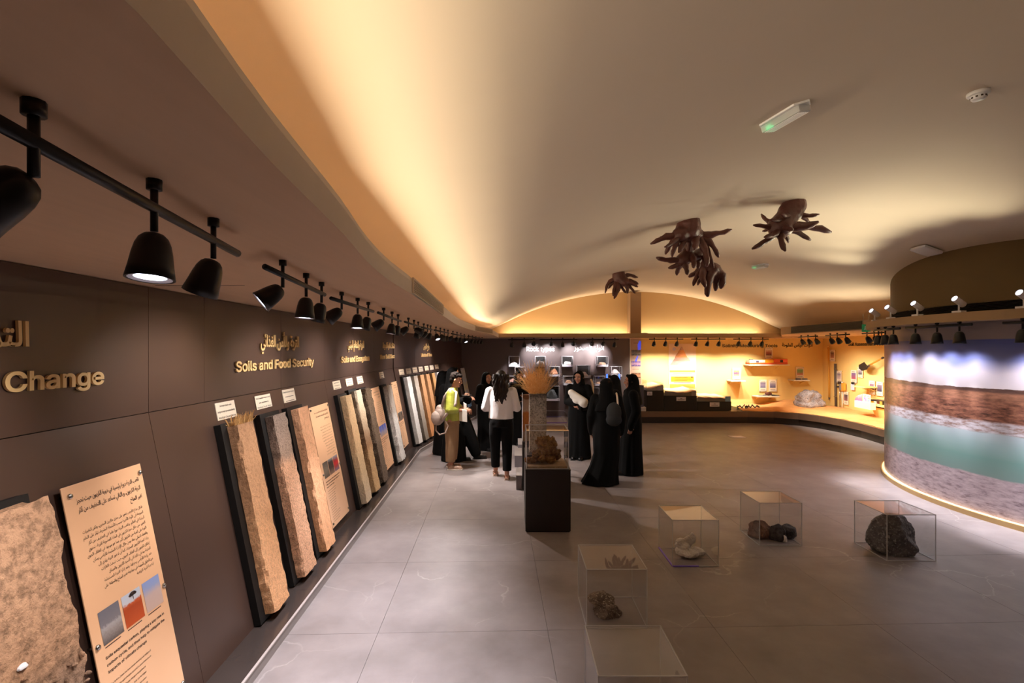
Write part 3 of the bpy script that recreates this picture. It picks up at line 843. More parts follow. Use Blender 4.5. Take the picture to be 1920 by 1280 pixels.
for px0, px1, hx, lab in [(1640, 1687, (1645, 1656, 1672), 'black track light at the left edge of the mural, its heads overlapping'), (1699, 1822, (1714, 1752, 1796), 'black three-headed track light over the blue sky of the mural'), (1881, 1990, (1917, 1950, 1980), 'black track light over the mural cut by the right picture edge')]:
    a, b = on_ring(px0), on_ring(px1); hd = []
    for h in hx:
        q = on_ring(h); fr = (q - a).dot(b - a) / (b - a).length_squared
        hd.append((fr, (0, 0, -1), 0))
    track(lab, G4, a, b, 2.292, 2.335, hd, P_SPOT_MURAL, 46, WHITE, 1.45)
# white adjustable uplights standing on the ring
for px, py, pq, lab in [(1640, 590, 0, 'white uplight on the beige ring, farthest left beside the exit sign'), (1670, 585, 0, 'second white uplight from the left on the beige ring'), (1720, 576, 1, 'third white uplight on the beige ring, before the louvres'), (1798, 569, 1, 'fourth white uplight on the beige ring, largest in full view'), (1920, 556, 1, 'white uplight on the beige ring cut by the right picture edge')]:
    q = on_ring(px, 3.58); base = Vector((q.x, q.y, 2.44))
    out = (q - Vector((DC.x, DC.y))).normalized()
    root = thing('uplight', lab, 'spotlight', base, 'white uplights on the ring')
    box('mount', (-.06, .06, -.035, .035, 0, .025), 'white', root, Matrix.Translation(base) @ Matrix.Rotation(math.atan2(out.y, out.x) + PI / 2, 4, 'Z'))
    tube('stem', [base, base + UP * .10], .010, 'white', root)
    d = Vector((-.78, -.12, .46)).normalized(); x = d.orthogonal().normalized()
    T = frame3(base + UP * .135 - d * .08, x, d.cross(x), d)
    h = lathe('lamp_head', [(.030, 0), (.037, .006), (.037, .155), (.034, .155), (.034, .140)], T, 'white', root, 18, (True, False))
    v, f = lathe_geo([(.0002, .142), (.034, .142)], T, 18); mesh_obj('lens', v, f, 'lens', h)
    spot('lamp', base + UP * .135 + d * .09, d, P_UP, 95, (1.0, .90, .62), .9, .03, root)

# ================================================================== CEILING FITTINGS
def ceil_frame(px, py, ang=None):
    p = ceil_hit(px, py); e = .05
    dx = Vector((e, 0, ceil_z(p.x + e, p.y) - ceil_z(p.x, p.y))).normalized(); dy = Vector((0, e, ceil_z(p.x, p.y + e) - ceil_z(p.x, p.y))).normalized()
    n = dx.cross(dy)                                 # upwards
    p.z = ceil_z(p.x, p.y)
    return p, dx, n
def emergency(label, a, b, wid):
    p, q = ceil_hit(*a), ceil_hit(*b); c = (p + q) / 2; c, dx, n = ceil_frame(*((a[0] + b[0]) / 2, (a[1] + b[1]) / 2))
    x = (q - p); x = (x - n * x.dot(n)).normalized(); y = (-n).cross(x); L = (q - p).length / 2
    T = frame3(c, x, y, -n)
    root = thing('emergency_light', label, 'emergency light', c, 'emergency lights on the ceiling')
    v = [T @ Vector(t) for t in ((-L, 0, .0), (-L * .72, -wid, 0), (L * .72, -wid, 0), (L, 0, 0), (L * .72, wid, 0), (-L * .72, wid, 0))]
    v += [T @ Vector(t) for t in ((-L, 0, .012), (-L * .72, -wid, .012), (L * .72, -wid, .012), (L, 0, .012), (L * .72, wid, .012), (-L * .72, wid, .012))]
    f = [(5, 4, 3, 2, 1, 0), (6, 7, 8, 9, 10, 11)] + [(i, (i + 1) % 6, 6 + (i + 1) % 6, 6 + i) for i in range(6)]
    mesh_obj('base_plate', v, f, 'white', root)
    l2, w2 = L * .80, wid * .72
    lens = box('lens', (-l2, l2, -w2, w2, .012, .055), M['acredge'], root, T, bev=.012)
    for k in range(5): box('rib', (-l2 * .9, l2 * .9, -w2 * .7 + k * w2 * .35 - .002, -w2 * .7 + k * w2 * .35 + .002, .054, .058), 'white', root, T)
    box('indicator', (-l2 * .9, -l2 * .72, -w2 * .4, w2 * .4, .02, .05), 'greenled', root, T)
emergency('large clear emergency light with a green lamp, high on the ceiling', (1425, 240), (1515, 186), .075)
emergency('small far emergency light on the ceiling below the root sculptures', (1410, 500), (1441, 494), .06)
c, dx, n = ceil_frame(1834, 172)
T = frame3(c, dx, (-n).cross(dx), -n)
root = thing('smoke_detector', 'round white smoke detector at the upper right of the ceiling', 'smoke detector', c)
lathe('base', [(.001, 0), (.062, 0), (.062, .018), (.056, .024)], T, 'white', root, 28, (False, True))
lathe('chamber', [(.046, .024), (.042, .030), (.042, .042), (.034, .052), (.001, .054)], T, 'white', root, 24)
for k in range(10):
    a = 2 * PI * k / 10; box('slot', (.040, .044, -.006, .006, .031, .041), 'iron', root, T @ Matrix.Rotation(a, 4, 'Z'))
c, dx, n = ceil_frame(1738, 466)
T = frame3(c, dx, (-n).cross(dx), -n)
root = thing('access_point', 'white rounded square wireless unit on the ceiling before the round room', 'access point', c)
box('backplate', (-.10, .10, -.10, .10, 0, .012), 'iron', root, T)
box('cover', (-.13, .13, -.13, .13, .012, .045), 'white', root, T, bev=.03)
# linear grilles on the left fascia
def fascia_vent(label, ya, yb, n=9):
    root = thing('air_vent', label, 'air vent', (lip((ya + yb) / 2), (ya + yb) / 2, sof_z(ya) + .01), 'air grilles in the left fascia')
    m = 14; z0, z1 = sof_z(ya) + .008, sof_z(ya) + FH - .004
    def band(nm, d, za, zb_, m_, y0=ya, y1=yb):
        v, f = [], []
        for i in range(m + 1):
            Y = y0 + (y1 - y0) * i / m; v += [(lip(Y) + .001, Y, za), (lip(Y) + d, Y, za), (lip(Y) + d, Y, zb_), (lip(Y) + .001, Y, zb_)]
        for i in range(m):
            for k in range(4): k2 = (k + 1) % 4; f.append((4 * i + k, 4 * i + k2, 4 * i + 4 + k2, 4 * i + 4 + k))
        f += [(3, 2, 1, 0), (4 * m, 4 * m + 1, 4 * m + 2, 4 * m + 3)]
        fix_normals(mesh_obj(nm, v, f, m_, root))
    band('backing', .003, z0, z1, 'ventdark')
    for k in range(n): band('slat', .010, z0 + (z1 - z0) * (k + .3) / n, z0 + (z1 - z0) * (k + .75) / n, 'vent')
    band('frame', .012, z1 - .012, z1, 'vent'); band('frame', .012, z0, z0 + .006, 'vent')
    band('frame', .012, z0, z1, 'vent', ya - .02, ya); band('frame', .012, z0, z1, 'vent', yb, yb + .02)
fascia_vent('long aluminium grille in the wavy left fascia, the nearer one', 3.36, 5.4)
fascia_vent('aluminium grille in the left fascia by the far corner', 9.9, 11.9)
root = thing('air_vent', 'dark slatted air grille in the right fascia above the yellow wall', 'air vent', (6.4, 10.5, 2.4))
for k in range(8):
    z = 2.382 + .017 * k; v, f = [], []
    for i in range(15):
        Y = 9.35 + (11.75 - 9.35) * i / 14; x = rlip(Y); v += [(x - .012, Y, z), (x - .001, Y, z), (x - .001, Y, z + .006), (x - .012, Y, z + .006)]
    for i in range(14):
        for q in range(4): q2 = (q + 1) % 4; f.append((4 * i + q, 4 * i + q2, 4 * i + 4 + q2, 4 * i + 4 + q))
    mesh_obj('slat', v, f, 'iron', root)
v, f = [], []
for i in range(15):
    Y = 9.32 + (11.78 - 9.32) * i / 14; v += [(rlip(Y) - .002, Y, 2.375), (rlip(Y) - .002, Y, 2.522)]
mesh_obj('backing', v, [(2 * i, 2 * i + 1, 2 * i + 3, 2 * i + 2) for i in range(14)], 'ventdark', root)
# hanging green exit sign
root = thing('exit_sign', 'green exit sign hanging on two rods before the right soffit', 'exit sign', at(1624, 608, 9.0))
a, b = at(1616, 608, 9.0), at(1632, 622, 9.0)
box('panel', (a.x, b.x, 8.995, 9.005, b.z, a.z), 'green', root)
for px in (1618.5, 1629.5): q = at(px, 608, 9.0); tube('rod', [q, (q.x, 9.0, 2.62)], .004, 'steel', root)
T = frame3(Vector((a.x, 8.993, b.z)), Vector((1, 0, 0)), UP, Vector((0, -1, 0)))
tube('figure', [T @ Vector((.035, .03, 0)), T @ Vector((.05, .06, 0)), T @ Vector((.055, .10, 0))], .006, 'white', root, 6)
tube('figure', [T @ Vector((.075, .03, 0)), T @ Vector((.05, .06, 0))], .005, 'white', root, 6)
tube('arrow', [T @ Vector((.09, .065, 0)), T @ Vector((.13, .065, 0))], .005, 'white', root, 6)

# ================================================================== ROOT SCULPTURES on the ceiling
def root_sculpture(label, attach, lobes, tips, seed, group='root sculptures on the ceiling', depth=None):
    """attach: pixel of the fixing; lobes: (px, py, radius_px, depth offset); tips: (px, py, lobe index, thickness_px, depth offset, bend)"""
    p = ceil_hit(*attach); Y = depth or p.y; p.z = ceil_z(p.x, p.y); rng = random.Random(seed)
    root = thing('root_sculpture', label, 'sculpture', p, group)
    s = Y / F
    geos = []
    prev = p + Vector((0, 0, .03)) if depth is None else at(*attach, Y)
    cs = []
    for (px, py, r, dy) in lobes:
        c = at(px, py, Y + dy); cs.append((c, r * s)); geos.append(ell(c, (r * s, r * s * .85, r * s * .9)))
        geos.append(cap(prev, c, r * s * .75, r * s * .9)); prev = c
    if depth is None: geos.append(cap(p + Vector((0, 0, .03)), p - Vector((0, 0, .05)), cs[0][1] * .8, cs[0][1] * .9))
    blob('crown', geos, 'root', root, voxel=max(.012, .02 * s * 100), smooth=5)
    for (px, py, li, th, dy, bend) in tips:
        c, r = cs[li]; t = at(px, py, Y + dy); d = t - c; L = d.length; side = Vector((-d.z, 0, d.x)).normalized() * L * bend
        n = 9; pts, rs = [], []
        for i in range(n + 1):
            k = i / n; q = c + d * k + side * math.sin(PI * k) + Vector((rng.uniform(-1, 1), rng.uniform(-1, 1), rng.uniform(-1, 1))) * L * .012
            pts.append(q); rs.append(th * s * (1.25 - .75 * k) * (.55 if k > .97 else 1) * (1 + .13 * math.sin(k * 17 + rng.random())))
        tube('root', pts, rs, 'root', root, 9, wob=.25)
root_sculpture('big root sculpture at right of the group, with spread fingers', (1489, 378),
    [(1482, 398, 24, 0), (1464, 424, 25, -.05)],
    [(1536, 402, 0, 5.5, -.1, -.08), (1519, 417, 0, 5, .1, .05), (1427, 401, 1, 5, .1, .1), (1412, 421, 1, 5.5, -.1, .03), (1430, 433, 1, 4.5, .15, 0), (1410, 466, 1, 7, -.15, .06), (1433, 444, 1, 6, -.25, .1), (1472, 471, 1, 7, -.2, -.06), (1478, 455, 1, 5, .1, .05), (1520, 450, 1, 6, .0, .05), (1559, 435, 1, 8, -.05, .06), (1535, 416, 1, 8, -.2, -.1), (1486, 431, 1, 6, -.35, 0), (1466, 400, 0, 5, -.3, .1), (1444, 412, 0, 5, -.25, .1)], 11)
root_sculpture('largest root sculpture, dark humped crown and one long finger to the right', (1291, 414),
    [(1290, 432, 25, 0), (1276, 440, 17, -.06), (1306, 440, 15, .05)],
    [(1372, 430, 2, 6.5, -.05, -.06), (1336, 455, 2, 6, .05, -.22), (1220, 457, 1, 6.5, -.1, -.06), (1237, 445, 1, 6, .05, .08), (1248, 477, 1, 5.5, .05, -.1), (1260, 482, 1, 5.5, -.1, -.05), (1246, 463, 1, 4.5, -.25, .05), (1273, 473, 0, 7, -.1, .0), (1290, 474, 0, 6.5, .1, .05), (1326, 499, 2, 7, -.05, .08), (1348, 482, 2, 6.5, .05, .12), (1338, 503, 2, 5.5, .1, .06), (1302, 468, 2, 8, -.2, 0)], 12)
root_sculpture('tangled root sculpture hanging below the largest one', (1292, 462),
    [(1290, 472, 14, .05), (1281, 487, 15, 0), (1313, 476, 13, .1)],
    [(1230, 483, 1, 6, -.05, .05), (1253, 502, 1, 6, .05, .1), (1269, 516, 1, 6, .1, -.08), (1289, 515, 1, 5.5, -.1, .03), (1301, 502, 0, 6.5, -.2, .08), (1309, 504, 2, 6, .05, -.05), (1322, 498, 2, 5, -.1, .1)], 13, depth=ceil_hit(1292, 414).y + .12)
root_sculpture('lowest root sculpture with thick drooping claws', (1316, 482),
    [(1322, 498, 17, 0), (1337, 505, 15, -.05)],
    [(1291, 519, 0, 6, .05, .02), (1300, 536, 0, 6, -.05, -.06), (1308, 535, 0, 5, .1, .0), (1323, 539, 0, 7, -.2, -.1), (1327, 556, 1, 8.5, -.15, -.08), (1341, 545, 1, 7.5, .05, .08), (1351, 541, 1, 9, -.05, .30), (1310, 518, 0, 8, .1, 0)], 14, depth=ceil_hit(1292, 414).y + .55)
root_sculpture('small far root sculpture like a hand before the gable', (1160, 511),
    [(1161, 521, 14, 0), (1170, 528, 11, -.05)],
    [(1135, 549, 0, 4, .0, -.22), (1140, 541, 0, 3.6, .1, -.05), (1150, 555, 0, 4.5, -.1, -.06), (1151, 560, 0, 4.5, -.15, .06), (1160, 548, 0, 4, .1, 0), (1176, 550, 1, 4, -.1, .1), (1174, 549, 0, 3.6, .15, -.1), (1191, 550, 1, 3.4, .0, .05), (1187, 544, 1, 3.4, .1, .0), (1196, 538, 1, 4.2, -.1, .08), (1197, 533, 1, 4.6, -.05, .12), (1196, 520, 0, 4, .1, .12)], 15)

# ================================================================== LEFT WALL EXHIBITS
def soil_core(T, x0, x1, y0, y1, z0, z1, m, root, amp, seed, name='soil_core', step=.02, chip=.0):
    nxx = max(6, int((x1 - x0) / step)); nz = max(3, int((z1 - z0) / step)); ny = max(10, int((y1 - y0) / step))
    prof = [(x0, z0 + (z1 - z0) * i / nz, (-1, 0)) for i in range(nz)]
    prof += [(x0 + (x1 - x0) * i / nxx, z1, ((-.6 if i == 0 else .6 if i == nxx else 0), 1)) for i in range(nxx + 1)]
    prof += [(x1, z1 - (z1 - z0) * (i + 1) / nz, (1, 0)) for i in range(nz)]
    v, f = [], []; P = len(prof); off = Vector((seed * 3.7, seed * 1.3, 0))
    for j in range(ny + 1):
        y = y0 + (y1 - y0) * j / ny
        for (x, z, n) in prof:
            q = Vector((x, y, z)) + off
            d = amp * (noise.noise(q * 11) * .9 + noise.noise(q * 30) * .6 + noise.noise(q * 75) * .3) * (.45 if n == (0, 1) else 1.0)
            if abs(n[0]) == .6: d -= abs(noise.noise(q * 14)) * amp * 1.6 + chip * max(0, noise.noise(q * 6))
            dy = amp * 1.5 * noise.noise(q * 16) if j in (0, ny) else 0
            v.append(T @ Vector((x + n[0] * d, y + dy, z + n[1] * d)))
    for j in range(ny):
        for i in range(P - 1): f.append((j * P + i, (j + 1) * P + i, (j + 1) * P + i + 1, j * P + i + 1))
    f.append(tuple(range(P))); f.append(tuple(reversed(range(ny * P, ny * P + P))))
    return fix_normals(mesh_obj(name, v, f, m, root, smooth=False))
def monolith(label, T, x, w, L, th, soil_m, amp, seed, group=None, core=None, chip=.0):
    root = thing('soil_monolith', label, 'soil monolith', T @ Vector((x + w / 2, 0, 0)), group)
    box('backboard', (x, x + w, .004, L, .002, .05), 'black', root, T)
    c0, c1 = core or (.055, w - .04)
    soil_core(T, x + c0, x + c1, .035, L - .03, .051, .05 + th, soil_m, root, amp, seed, chip=chip)
    return root
SG = 'soil monoliths on the food security wall'
def slab_px(bot, top, T):
    x, _ = hit(*bot, T, 0.0); _, y = hit(*top, T, 0.0); return x, y
m1 = soil('soil one', [(0, (236, 178, 130)), (.42, (240, 184, 136)), (.56, (226, 174, 132)), (.70, (200, 154, 116)), (.95, (184, 142, 108)), (1, (140, 110, 88))], 45, .25)
m2 = soil('soil two', [(0, (232, 178, 140)), (.5, (236, 184, 148)), (.66, (230, 180, 146)), (.72, (172, 146, 128)), (1, (150, 134, 124))], 60, .4)
m3 = soil('soil three', [(0, (236, 176, 130)), (.5, (240, 182, 138)), (1, (238, 184, 146))], 30, .18)
m4 = soil('soil four', [(0, (222, 202, 176)), (.3, (230, 200, 158)), (.6, (234, 194, 148)), (1, (228, 196, 154))], 40, .2)
m5 = soil('soil five', [(0, (206, 170, 124)), (.38, (196, 158, 116)), (.46, (158, 120, 88)), (.8, (206, 186, 158)), (1, (214, 200, 178))], 50, .3)
m6 = soil('soil six', [(0, (112, 96, 84)), (.5, (126, 106, 88)), (1, (104, 86, 68))], 70, .65, 1.0)
m7 = soil('soil seven', [(0, (248, 244, 240)), (.5, (244, 238, 232)), (.62, (206, 194, 184)), (1, (200, 186, 174))], 55, .35)
mn = soil('soil near', [(0, (150, 124, 104)), (.46, (156, 126, 104)), (.54, (196, 154, 122)), (.75, (204, 162, 130)), (1, (200, 158, 126))], 24, .5, 1.0)
sl = [((479, 1162), (407, 797)), ((547, 1087), (483, 778)), ((601, 1039), (534.5, 765)), ((678, 947), (629, 741)), ((697, 924), (652, 731)), ((716, 900), (678, 726)), ((749, 862), (719, 720))]
info = [(m1, .45, .075, .007, 'tall tan soil monolith with dark upper layer and dry straw on top', .03), (m2, .37, .075, .008, 'pinkish soil monolith with grey speckled top third, second of the near three', .02), (m3, .35, .085, .006, 'smooth orange tan soil monolith beside the nearer cream text panel', .04),
        (m4, .36, .075, .006, 'yellowish soil monolith, first of the ecosystem group', .02), (m5, .36, .075, .007, 'soil monolith with pale upper part over brown, middle of the ecosystem group', .02), (m6, .38, .085, .012, 'dark gravelly soil monolith beside the second text panel', .02), (m7, .44, .085, .013, 'rough white and grey soil monolith below the new soil discovery heading', .03)]
for i, ((b, t), (m_, w_, th, amp, lab, chip)) in enumerate(zip(sl, info)):
    x, y = slab_px(b, t, S0); xb_, _ = hit(*b, S0, .05)
    cl_ = x + (.04, -.01, -.14, -.16, -.22, -.35, -.37)[i]; x = cl_ - .075; w_ = cl_ + .29 - x
    r_ = monolith(lab, S0, x, w_, y, .072, m_, amp, i + 1, SG, core=(cl_ - x, cl_ - x + (.26, .26, .26, .26, .27, .30, .36)[i]), chip=chip)
    if i == 0:                                        # straw tuft on the first slab
        gs = []; rng = random.Random(3)
        for _ in range(170):
            p = Vector((x + rng.uniform(cl_ - x, w_ - .03), y - .03, rng.uniform(.055, .12))); d = Vector((rng.uniform(-.05, .05), rng.uniform(.015, .085), rng.uniform(-.025, .06)))
            e = Vector((.0016, 0, .0016)); q = p + d * .5 + Vector((0, .012, 0)); 
            gs.append(([S0 @ a for a in (p - e, p + e, q + e, q - e, p + d + e * .3, p + d - e * .3)], [(0, 1, 2, 3), (3, 2, 4, 5)]))
        o = mesh_obj('straw_tuft', *cat_geo(*gs), 'straw', r_); o['kind'] = 'stuff'
# near slab cut by the frame
x, y = hit(86, 942, S0, .12)
root = monolith('huge pebbly tan soil monolith cut by the left picture edge', S0, x - .55, .56, y + .05, .12, mn, .014, 21, SG, core=(.03, .53), chip=.02)
gs_rng = random.Random(5)
for k in range(110):                                    # stones and a shell sticking out of it
    yy = gs_rng.uniform(.05, .80) ** 1.2; xx = x - gs_rng.uniform(.03, .5)
    c = S0 @ Vector((xx, yy, .172)); v, f = rock_geo((0, 0, 0), (gs_rng.uniform(.005, .017), gs_rng.uniform(.005, .014), gs_rng.uniform(.006, .014)), k, .4, 5, 2)
    T = S0.to_3x3(); mesh_obj('pebble', [c + T @ Vector(p) for p in v], f, mn, root)
sx, sy = hit(42, 1250, S0, .175); c = S0 @ Vector((sx, sy, .172)); v, f = rock_geo((0, 0, 0), (.02, .012, .008), 4, .3, 3, 2)
mesh_obj('shell', [c + S0.to_3x3() @ Vector(p) for p in v], f, 'white', root)
ax, ay = hit(100, 1040, S0, .05); T = S0 @ Matrix.Translation((ax, ay, .03))
root = thing('label_holder', 'small clear holder with an orange striped strip beside the nearest soil slab', 'label holder', T @ Vector((0, 0, 0)))
box('holder', (-.012, .035, -.085, .085, 0, .012), 'acredge', root, T)
box('strip', (-.004, .016, -.07, .075, .0125, .0135), picture('colour strip', [(0, (50, 36, 30)), (.3, (150, 60, 40)), (.5, (60, 40, 34)), (.7, (200, 110, 60)), (1, (210, 160, 120))], 2, 30, .4), root, T)

wind = [('white', [(0, (236, 232, 226)), (1, (246, 244, 244))]), ('greyish beige', [(0, (150, 138, 124)), (.6, (206, 196, 184)), (1, (226, 214, 200))]), ('orange', [(0, (226, 160, 106)), (1, (236, 186, 140))]), ('light orange', [(0, (226, 166, 112)), (1, (236, 184, 136))]), ('tan', [(0, (206, 156, 100)), (1, (216, 170, 116))]), ('chalk white', [(0, (226, 214, 204)), (1, (244, 236, 232))]), ('pale cream', [(0, (230, 220, 206)), (1, (240, 232, 226))])]
ordw = ['first', 'second', 'third', 'fourth', 'fifth', 'sixth', 'seventh']
for k, (nm, st) in enumerate(wind):
    Yk = 10.12 + .41 * k; x = (foot(Yk) - FOOT[1]).length
    _, y = hit(751, 706, S1, 0.0)
    monolith(f'slim {nm} soil monolith, {ordw[k]} of seven below winds of time', S1, x, .31, y, .075, soil('soil wind', st, 40, .15, .5), .005, 30 + k, 'slim soil monoliths of the far left wall', core=(.05, .28))

# caption cards above the slabs
CG = 'caption cards above the soil monoliths'
def caption(label, px, py, wpx, hpx, T, lines, m='card', group=CG, arab=None):
    x, y = hit(px, py, T, .004); x2, _ = hit(px + wpx / 2, py, T, .004); x1, _ = hit(px - wpx / 2, py, T, .004)
    W = (x2 - x1) / 2; Yc = (T @ Vector((x, y, 0))).y; H = hpx * Yc / F / 2
    root = thing('caption_card', label, 'card', T @ Vector((x, y, 0)), group)
    box('card', (x - W, x + W, y - H, y + H, .001, .006), m, root, T)
    T2 = T @ Matrix.Translation((0, 0, .0062))
    n = len(lines)
    for i, ln in enumerate(lines):
        yy = y + H - (i + .78) * 2 * H / n
        if ln == '-':
            box('print', (x - W * .7, x + W * .7, yy, yy + H * .09, 0, .0006), 'ink', root, T2)
        else:
            print_line('print', ln, T2, x - W * .9 if len(ln) > 15 else x - W * .62, yy, W * 1.8 if len(ln) > 15 else W * 1.24, H * .30, 'ink', root, .008)
caption('cream card reading amended soil improved productivity, above the straw topped slab', 424, 768.5, 37, 32, S0, ['Amended soil', 'improved productivity', 'Madinat Zayed Series'])
caption('cream card reading soil health improved with amendments', 494, 752.5, 30, 25, S0, ['Soil health improved', 'with amendments', 'Madinat Zayed Series'])
caption('cream card with small heading, third of the near three', 542, 741, 23, 24, S0, ['Madinat Zayed Series', '-', '-'])
for i, (px, py, w_, h_) in enumerate([(631.5, 721.5, 14.5, 15.5), (655, 716, 13, 14), (675, 712, 11, 14), (715.5, 703, 8, 12)]):
    caption(['white card above the yellowish slab, left of three', 'white card above the pale topped slab, middle of three', 'beige card above the gravelly slab, right of three', 'lone small card above the rough white slab'][i], px, py, w_, h_, S0, ['-', '-', '-'], 'whitecard' if i < 2 else 'card')
for k, px in enumerate([753, 766, 778, 789, 800, 809.5, 819]):
    caption(f'tiny pale card above the winds of time slabs, {ordw[k]} of seven from the left', px, 697.3 - (px - 753) * .15, 9 - k * .45, 10.5 - k * .4, S1, ['-', '-'], 'whitecard' if k % 2 == 0 else 'card')

# cream text panels standing off the wall on bolts
def bolt(T, x, y, z, root):
    tube('bolt', [T @ Vector((x, y, .0)), T @ Vector((x, y, z))], .006, 'steel', root, 10)
    lathe('bolt_cap', [(.012, 0), (.012, .006), (.009, .011), (.001, .012)], T @ Matrix.Translation((x, y, z)), 'steel', root, 14)
def wall_panel(label, T, x0, x1, y0, y1, z=.035, m='cream', bolts=None, group='cream text panels'):
    root = thing('info_panel', label, 'text panel', T @ Vector(((x0 + x1) / 2, y0, 0)), group)
    box('board', (x0, x1, y0, y1, z, z + .006), m, root, T, bev=.002)
    for bx, by in bolts or [(x0 + .025, y1 - .03), (x1 - .025, y1 - .03), (x0 + .02, y1 - .7), (x1 - .02, y1 - .7), (x0 + .025, y0 + .04), (x1 - .025, y0 + .04)]: bolt(T, bx, by, z + .006, root)
    return root, T @ Matrix.Translation((0, 0, z + .0062))
def pic(root, T, x0, x1, y0, y1, m): 
    return quad('photo', [T @ Vector(p) for p in ((x0, y0, .0012), (x1, y0, .0012), (x1, y1, .0012), (x0, y1, .0012))], m, root)
p_sea = picture('grey shore photo', [(0, (96, 86, 84)), (.3, (150, 140, 136)), (.48, (170, 164, 166)), (.56, (126, 122, 128)), (1, (112, 112, 124))])
p_tree = picture('red dune photo', [(0, (196, 84, 40)), (.55, (176, 72, 34)), (.66, (196, 92, 48)), (.72, (206, 206, 214)), (1, (196, 206, 224))], 2, 8, .2)
p_haze = picture('hazy desert photo', [(0, (206, 176, 164)), (.5, (202, 178, 172)), (.75, (150, 164, 206)), (1, (140, 160, 214))], 2, 6, .15)
ar_head = ['تلعب التربة دوراً رئيسياً في دورة الكربون حيث تحجز'.replace('ً', ''), 'التربة الكربون، وبالتالي تساعد على التخفيف من آثار', 'تغير المناخ']
ar_body = ['شكل مناخ الأرض يتغير على مدى ملايين السنين، ولكن التغيرات', 'السريعة في الآونة الأخيرة بسبب الأنشطة البشرية، تؤثر على النظم', 'البيئية في العالم، وتلعب التربة دورا هاما في التخفيف من آثار', 'التغير، من خلال حجز الكربون في المادة العضوية للتربة، تحتوي', 'التربة على كمية من الكربون أكبر مما هو موجود في الغلاف الجوي', 'والغطاء النباتي معا، ومن خلال الإدارة السليمة للأراضي يمكن', 'زيادة كمية الكربون المخزنة، كما أن تدهور التربة يؤدي إلى', 'إطلاق الكربون إلى الغلاف الجوي، حيث تنبعث الغازات', 'الدفيئة بما في ذلك ثاني أكسيد الكربون والميثان', 'عند زراعة الأراضي وحرقها، وتعد إدارة التربة المستدامة', 'من الحلول المهمة في مواجهة تغير المناخ والحفاظ على', 'إنتاجية التربة الزراعية']
en_head = ['Soils sequester carbon, playing a key role in', 'carbon cycle, and thus help to mitigate the', 'impacts of climate change']
en_body = ["The Earth's climate has been always evolving over millions of", 'years. Recent rapid changes occurred in recent times due to', 'human activities. Climate change is recognized to', 'have effects on ecosystems. Soils are the largest', 'terrestrial carbon store, and can release carbon', 'when degraded. Climate change, in turn, affects', 'the soil. When organic matter is lost, carbon', 'returns to the atmosphere. Sustainable soil', 'management helps to store carbon and', 'supports healthy soils for the future.']
# nearest panel
xa, ya = hit(113, 918, S0, .04); xb, yb_ = hit(262, 867, S0, .04)
y1 = (ya + yb_) / 2
root, T = wall_panel('large cream panel on soils and the carbon cycle, with three photos, nearest', S0, xa, xb, .10, y1, bolts=[(xa + .035, y1 - .045), (xb - .02, y1 - .045), (xa + .02, y1 - .72), (xb - .012, y1 - .66), (xa + .035, .15), (xb - .02, .15)])
W = xb - xa
for i, ln in enumerate(ar_head): print_line('print', arabic(ln), T, xb - .035, y1 - .085 - i * .044, (W * .80, W * .80, W * .17)[i], .021, 'ink', root, .012, 1, True)
para('print', [arabic(q) for q in ar_body], T, xa + .06, y1 - .225, xb - .05, .0275, .0135, 'ink', root, .004, 1, True)
for k, (mm, dx) in enumerate(((p_sea, 0), (p_tree, 1), (p_haze, 2))):
    x0 = xa + .055 + dx * W * .285; pic(root, T, x0, x0 + W * .25, y1 - .735, y1 - .585, mm); box('print', (x0 + .005, x0 + W * .2, y1 - .748, y1 - .744, 0, .0006), 'ink', root, T)
for i, ln in enumerate(en_head): print_line('print', ln, T, xa + .05, y1 - .795 - i * .031, (W * .80, W * .79, W * .50)[i], .0165, 'ink', root, .02)
para('print', en_body, T, xa + .05, y1 - .91, xb - .05, .0245, .0115, 'ink', root, .003, 1)
tq = hit(248, 1112, S0, .042)
for dx, dy, rx, ry in ((0, 0, .022, .010), (-.014, -.004, .014, .007), (.014, -.003, .013, .007), (0, -.016, .0025, .012)):
    n = 12; mesh_obj('printed_tree', [S0 @ Vector((tq[0] + dx + rx * math.cos(2 * PI * i / n), tq[1] + dy + ry * math.sin(2 * PI * i / n), .0432)) for i in range(n)], [tuple(range(n))], 'iron', root)
def far_panel(label, TL, TR, BR, T0, pics, thm):
    xr_, yt = hit(*TR, T0, .04); _, yb2 = hit(*BR, T0, .04); xl, _ = hit(*TL, T0, .04)
    root, T = wall_panel(label, T0, xl, xr_, max(yb2, .03), yt)
    W, H = xr_ - xl, yt - yb2
    for i, ln in enumerate(ar_head): print_line('print', arabic(ln), T, xr_ - W * .10, yt - H * (.06 + .035 * i), (W * .72, W * .66, W * .25)[i], H * .014, 'ink', root, .01, 1, True)
    para('print', [arabic(q) for q in ar_body], T, xl + W * .12, yt - H * .19, xr_ - W * .1, H * .024, H * .009, 'ink', root, .0, 1, True)
    for k, mm in enumerate(pics): pic(root, T, xl + W * (.10 + .28 * k), xl + W * (.36 + .28 * k), yt - H * .60, yt - H * .47, mm)
    for i, ln in enumerate(en_head): print_line('print', ln, T, xl + W * .1, yt - H * (.635 + .022 * i), (W * .78, W * .72, W * .4)[i], H * .012, 'ink', root, .02)
    para('print', en_body + en_body[:4], T, xl + W * .1, yt - H * .71, xr_ - W * .1, H * .0195, H * .009, 'ink', root, .003, 1)
p_g = picture('grey field photo', [(0, (90, 76, 66)), (.5, (130, 116, 100)), (1, (80, 72, 66))], 2, 20, .6)
p_d = picture('dark crop photo', [(0, (150, 120, 104)), (.4, (70, 56, 50)), (.8, (60, 52, 48)), (1, (150, 150, 150))], 2, 14, .4)
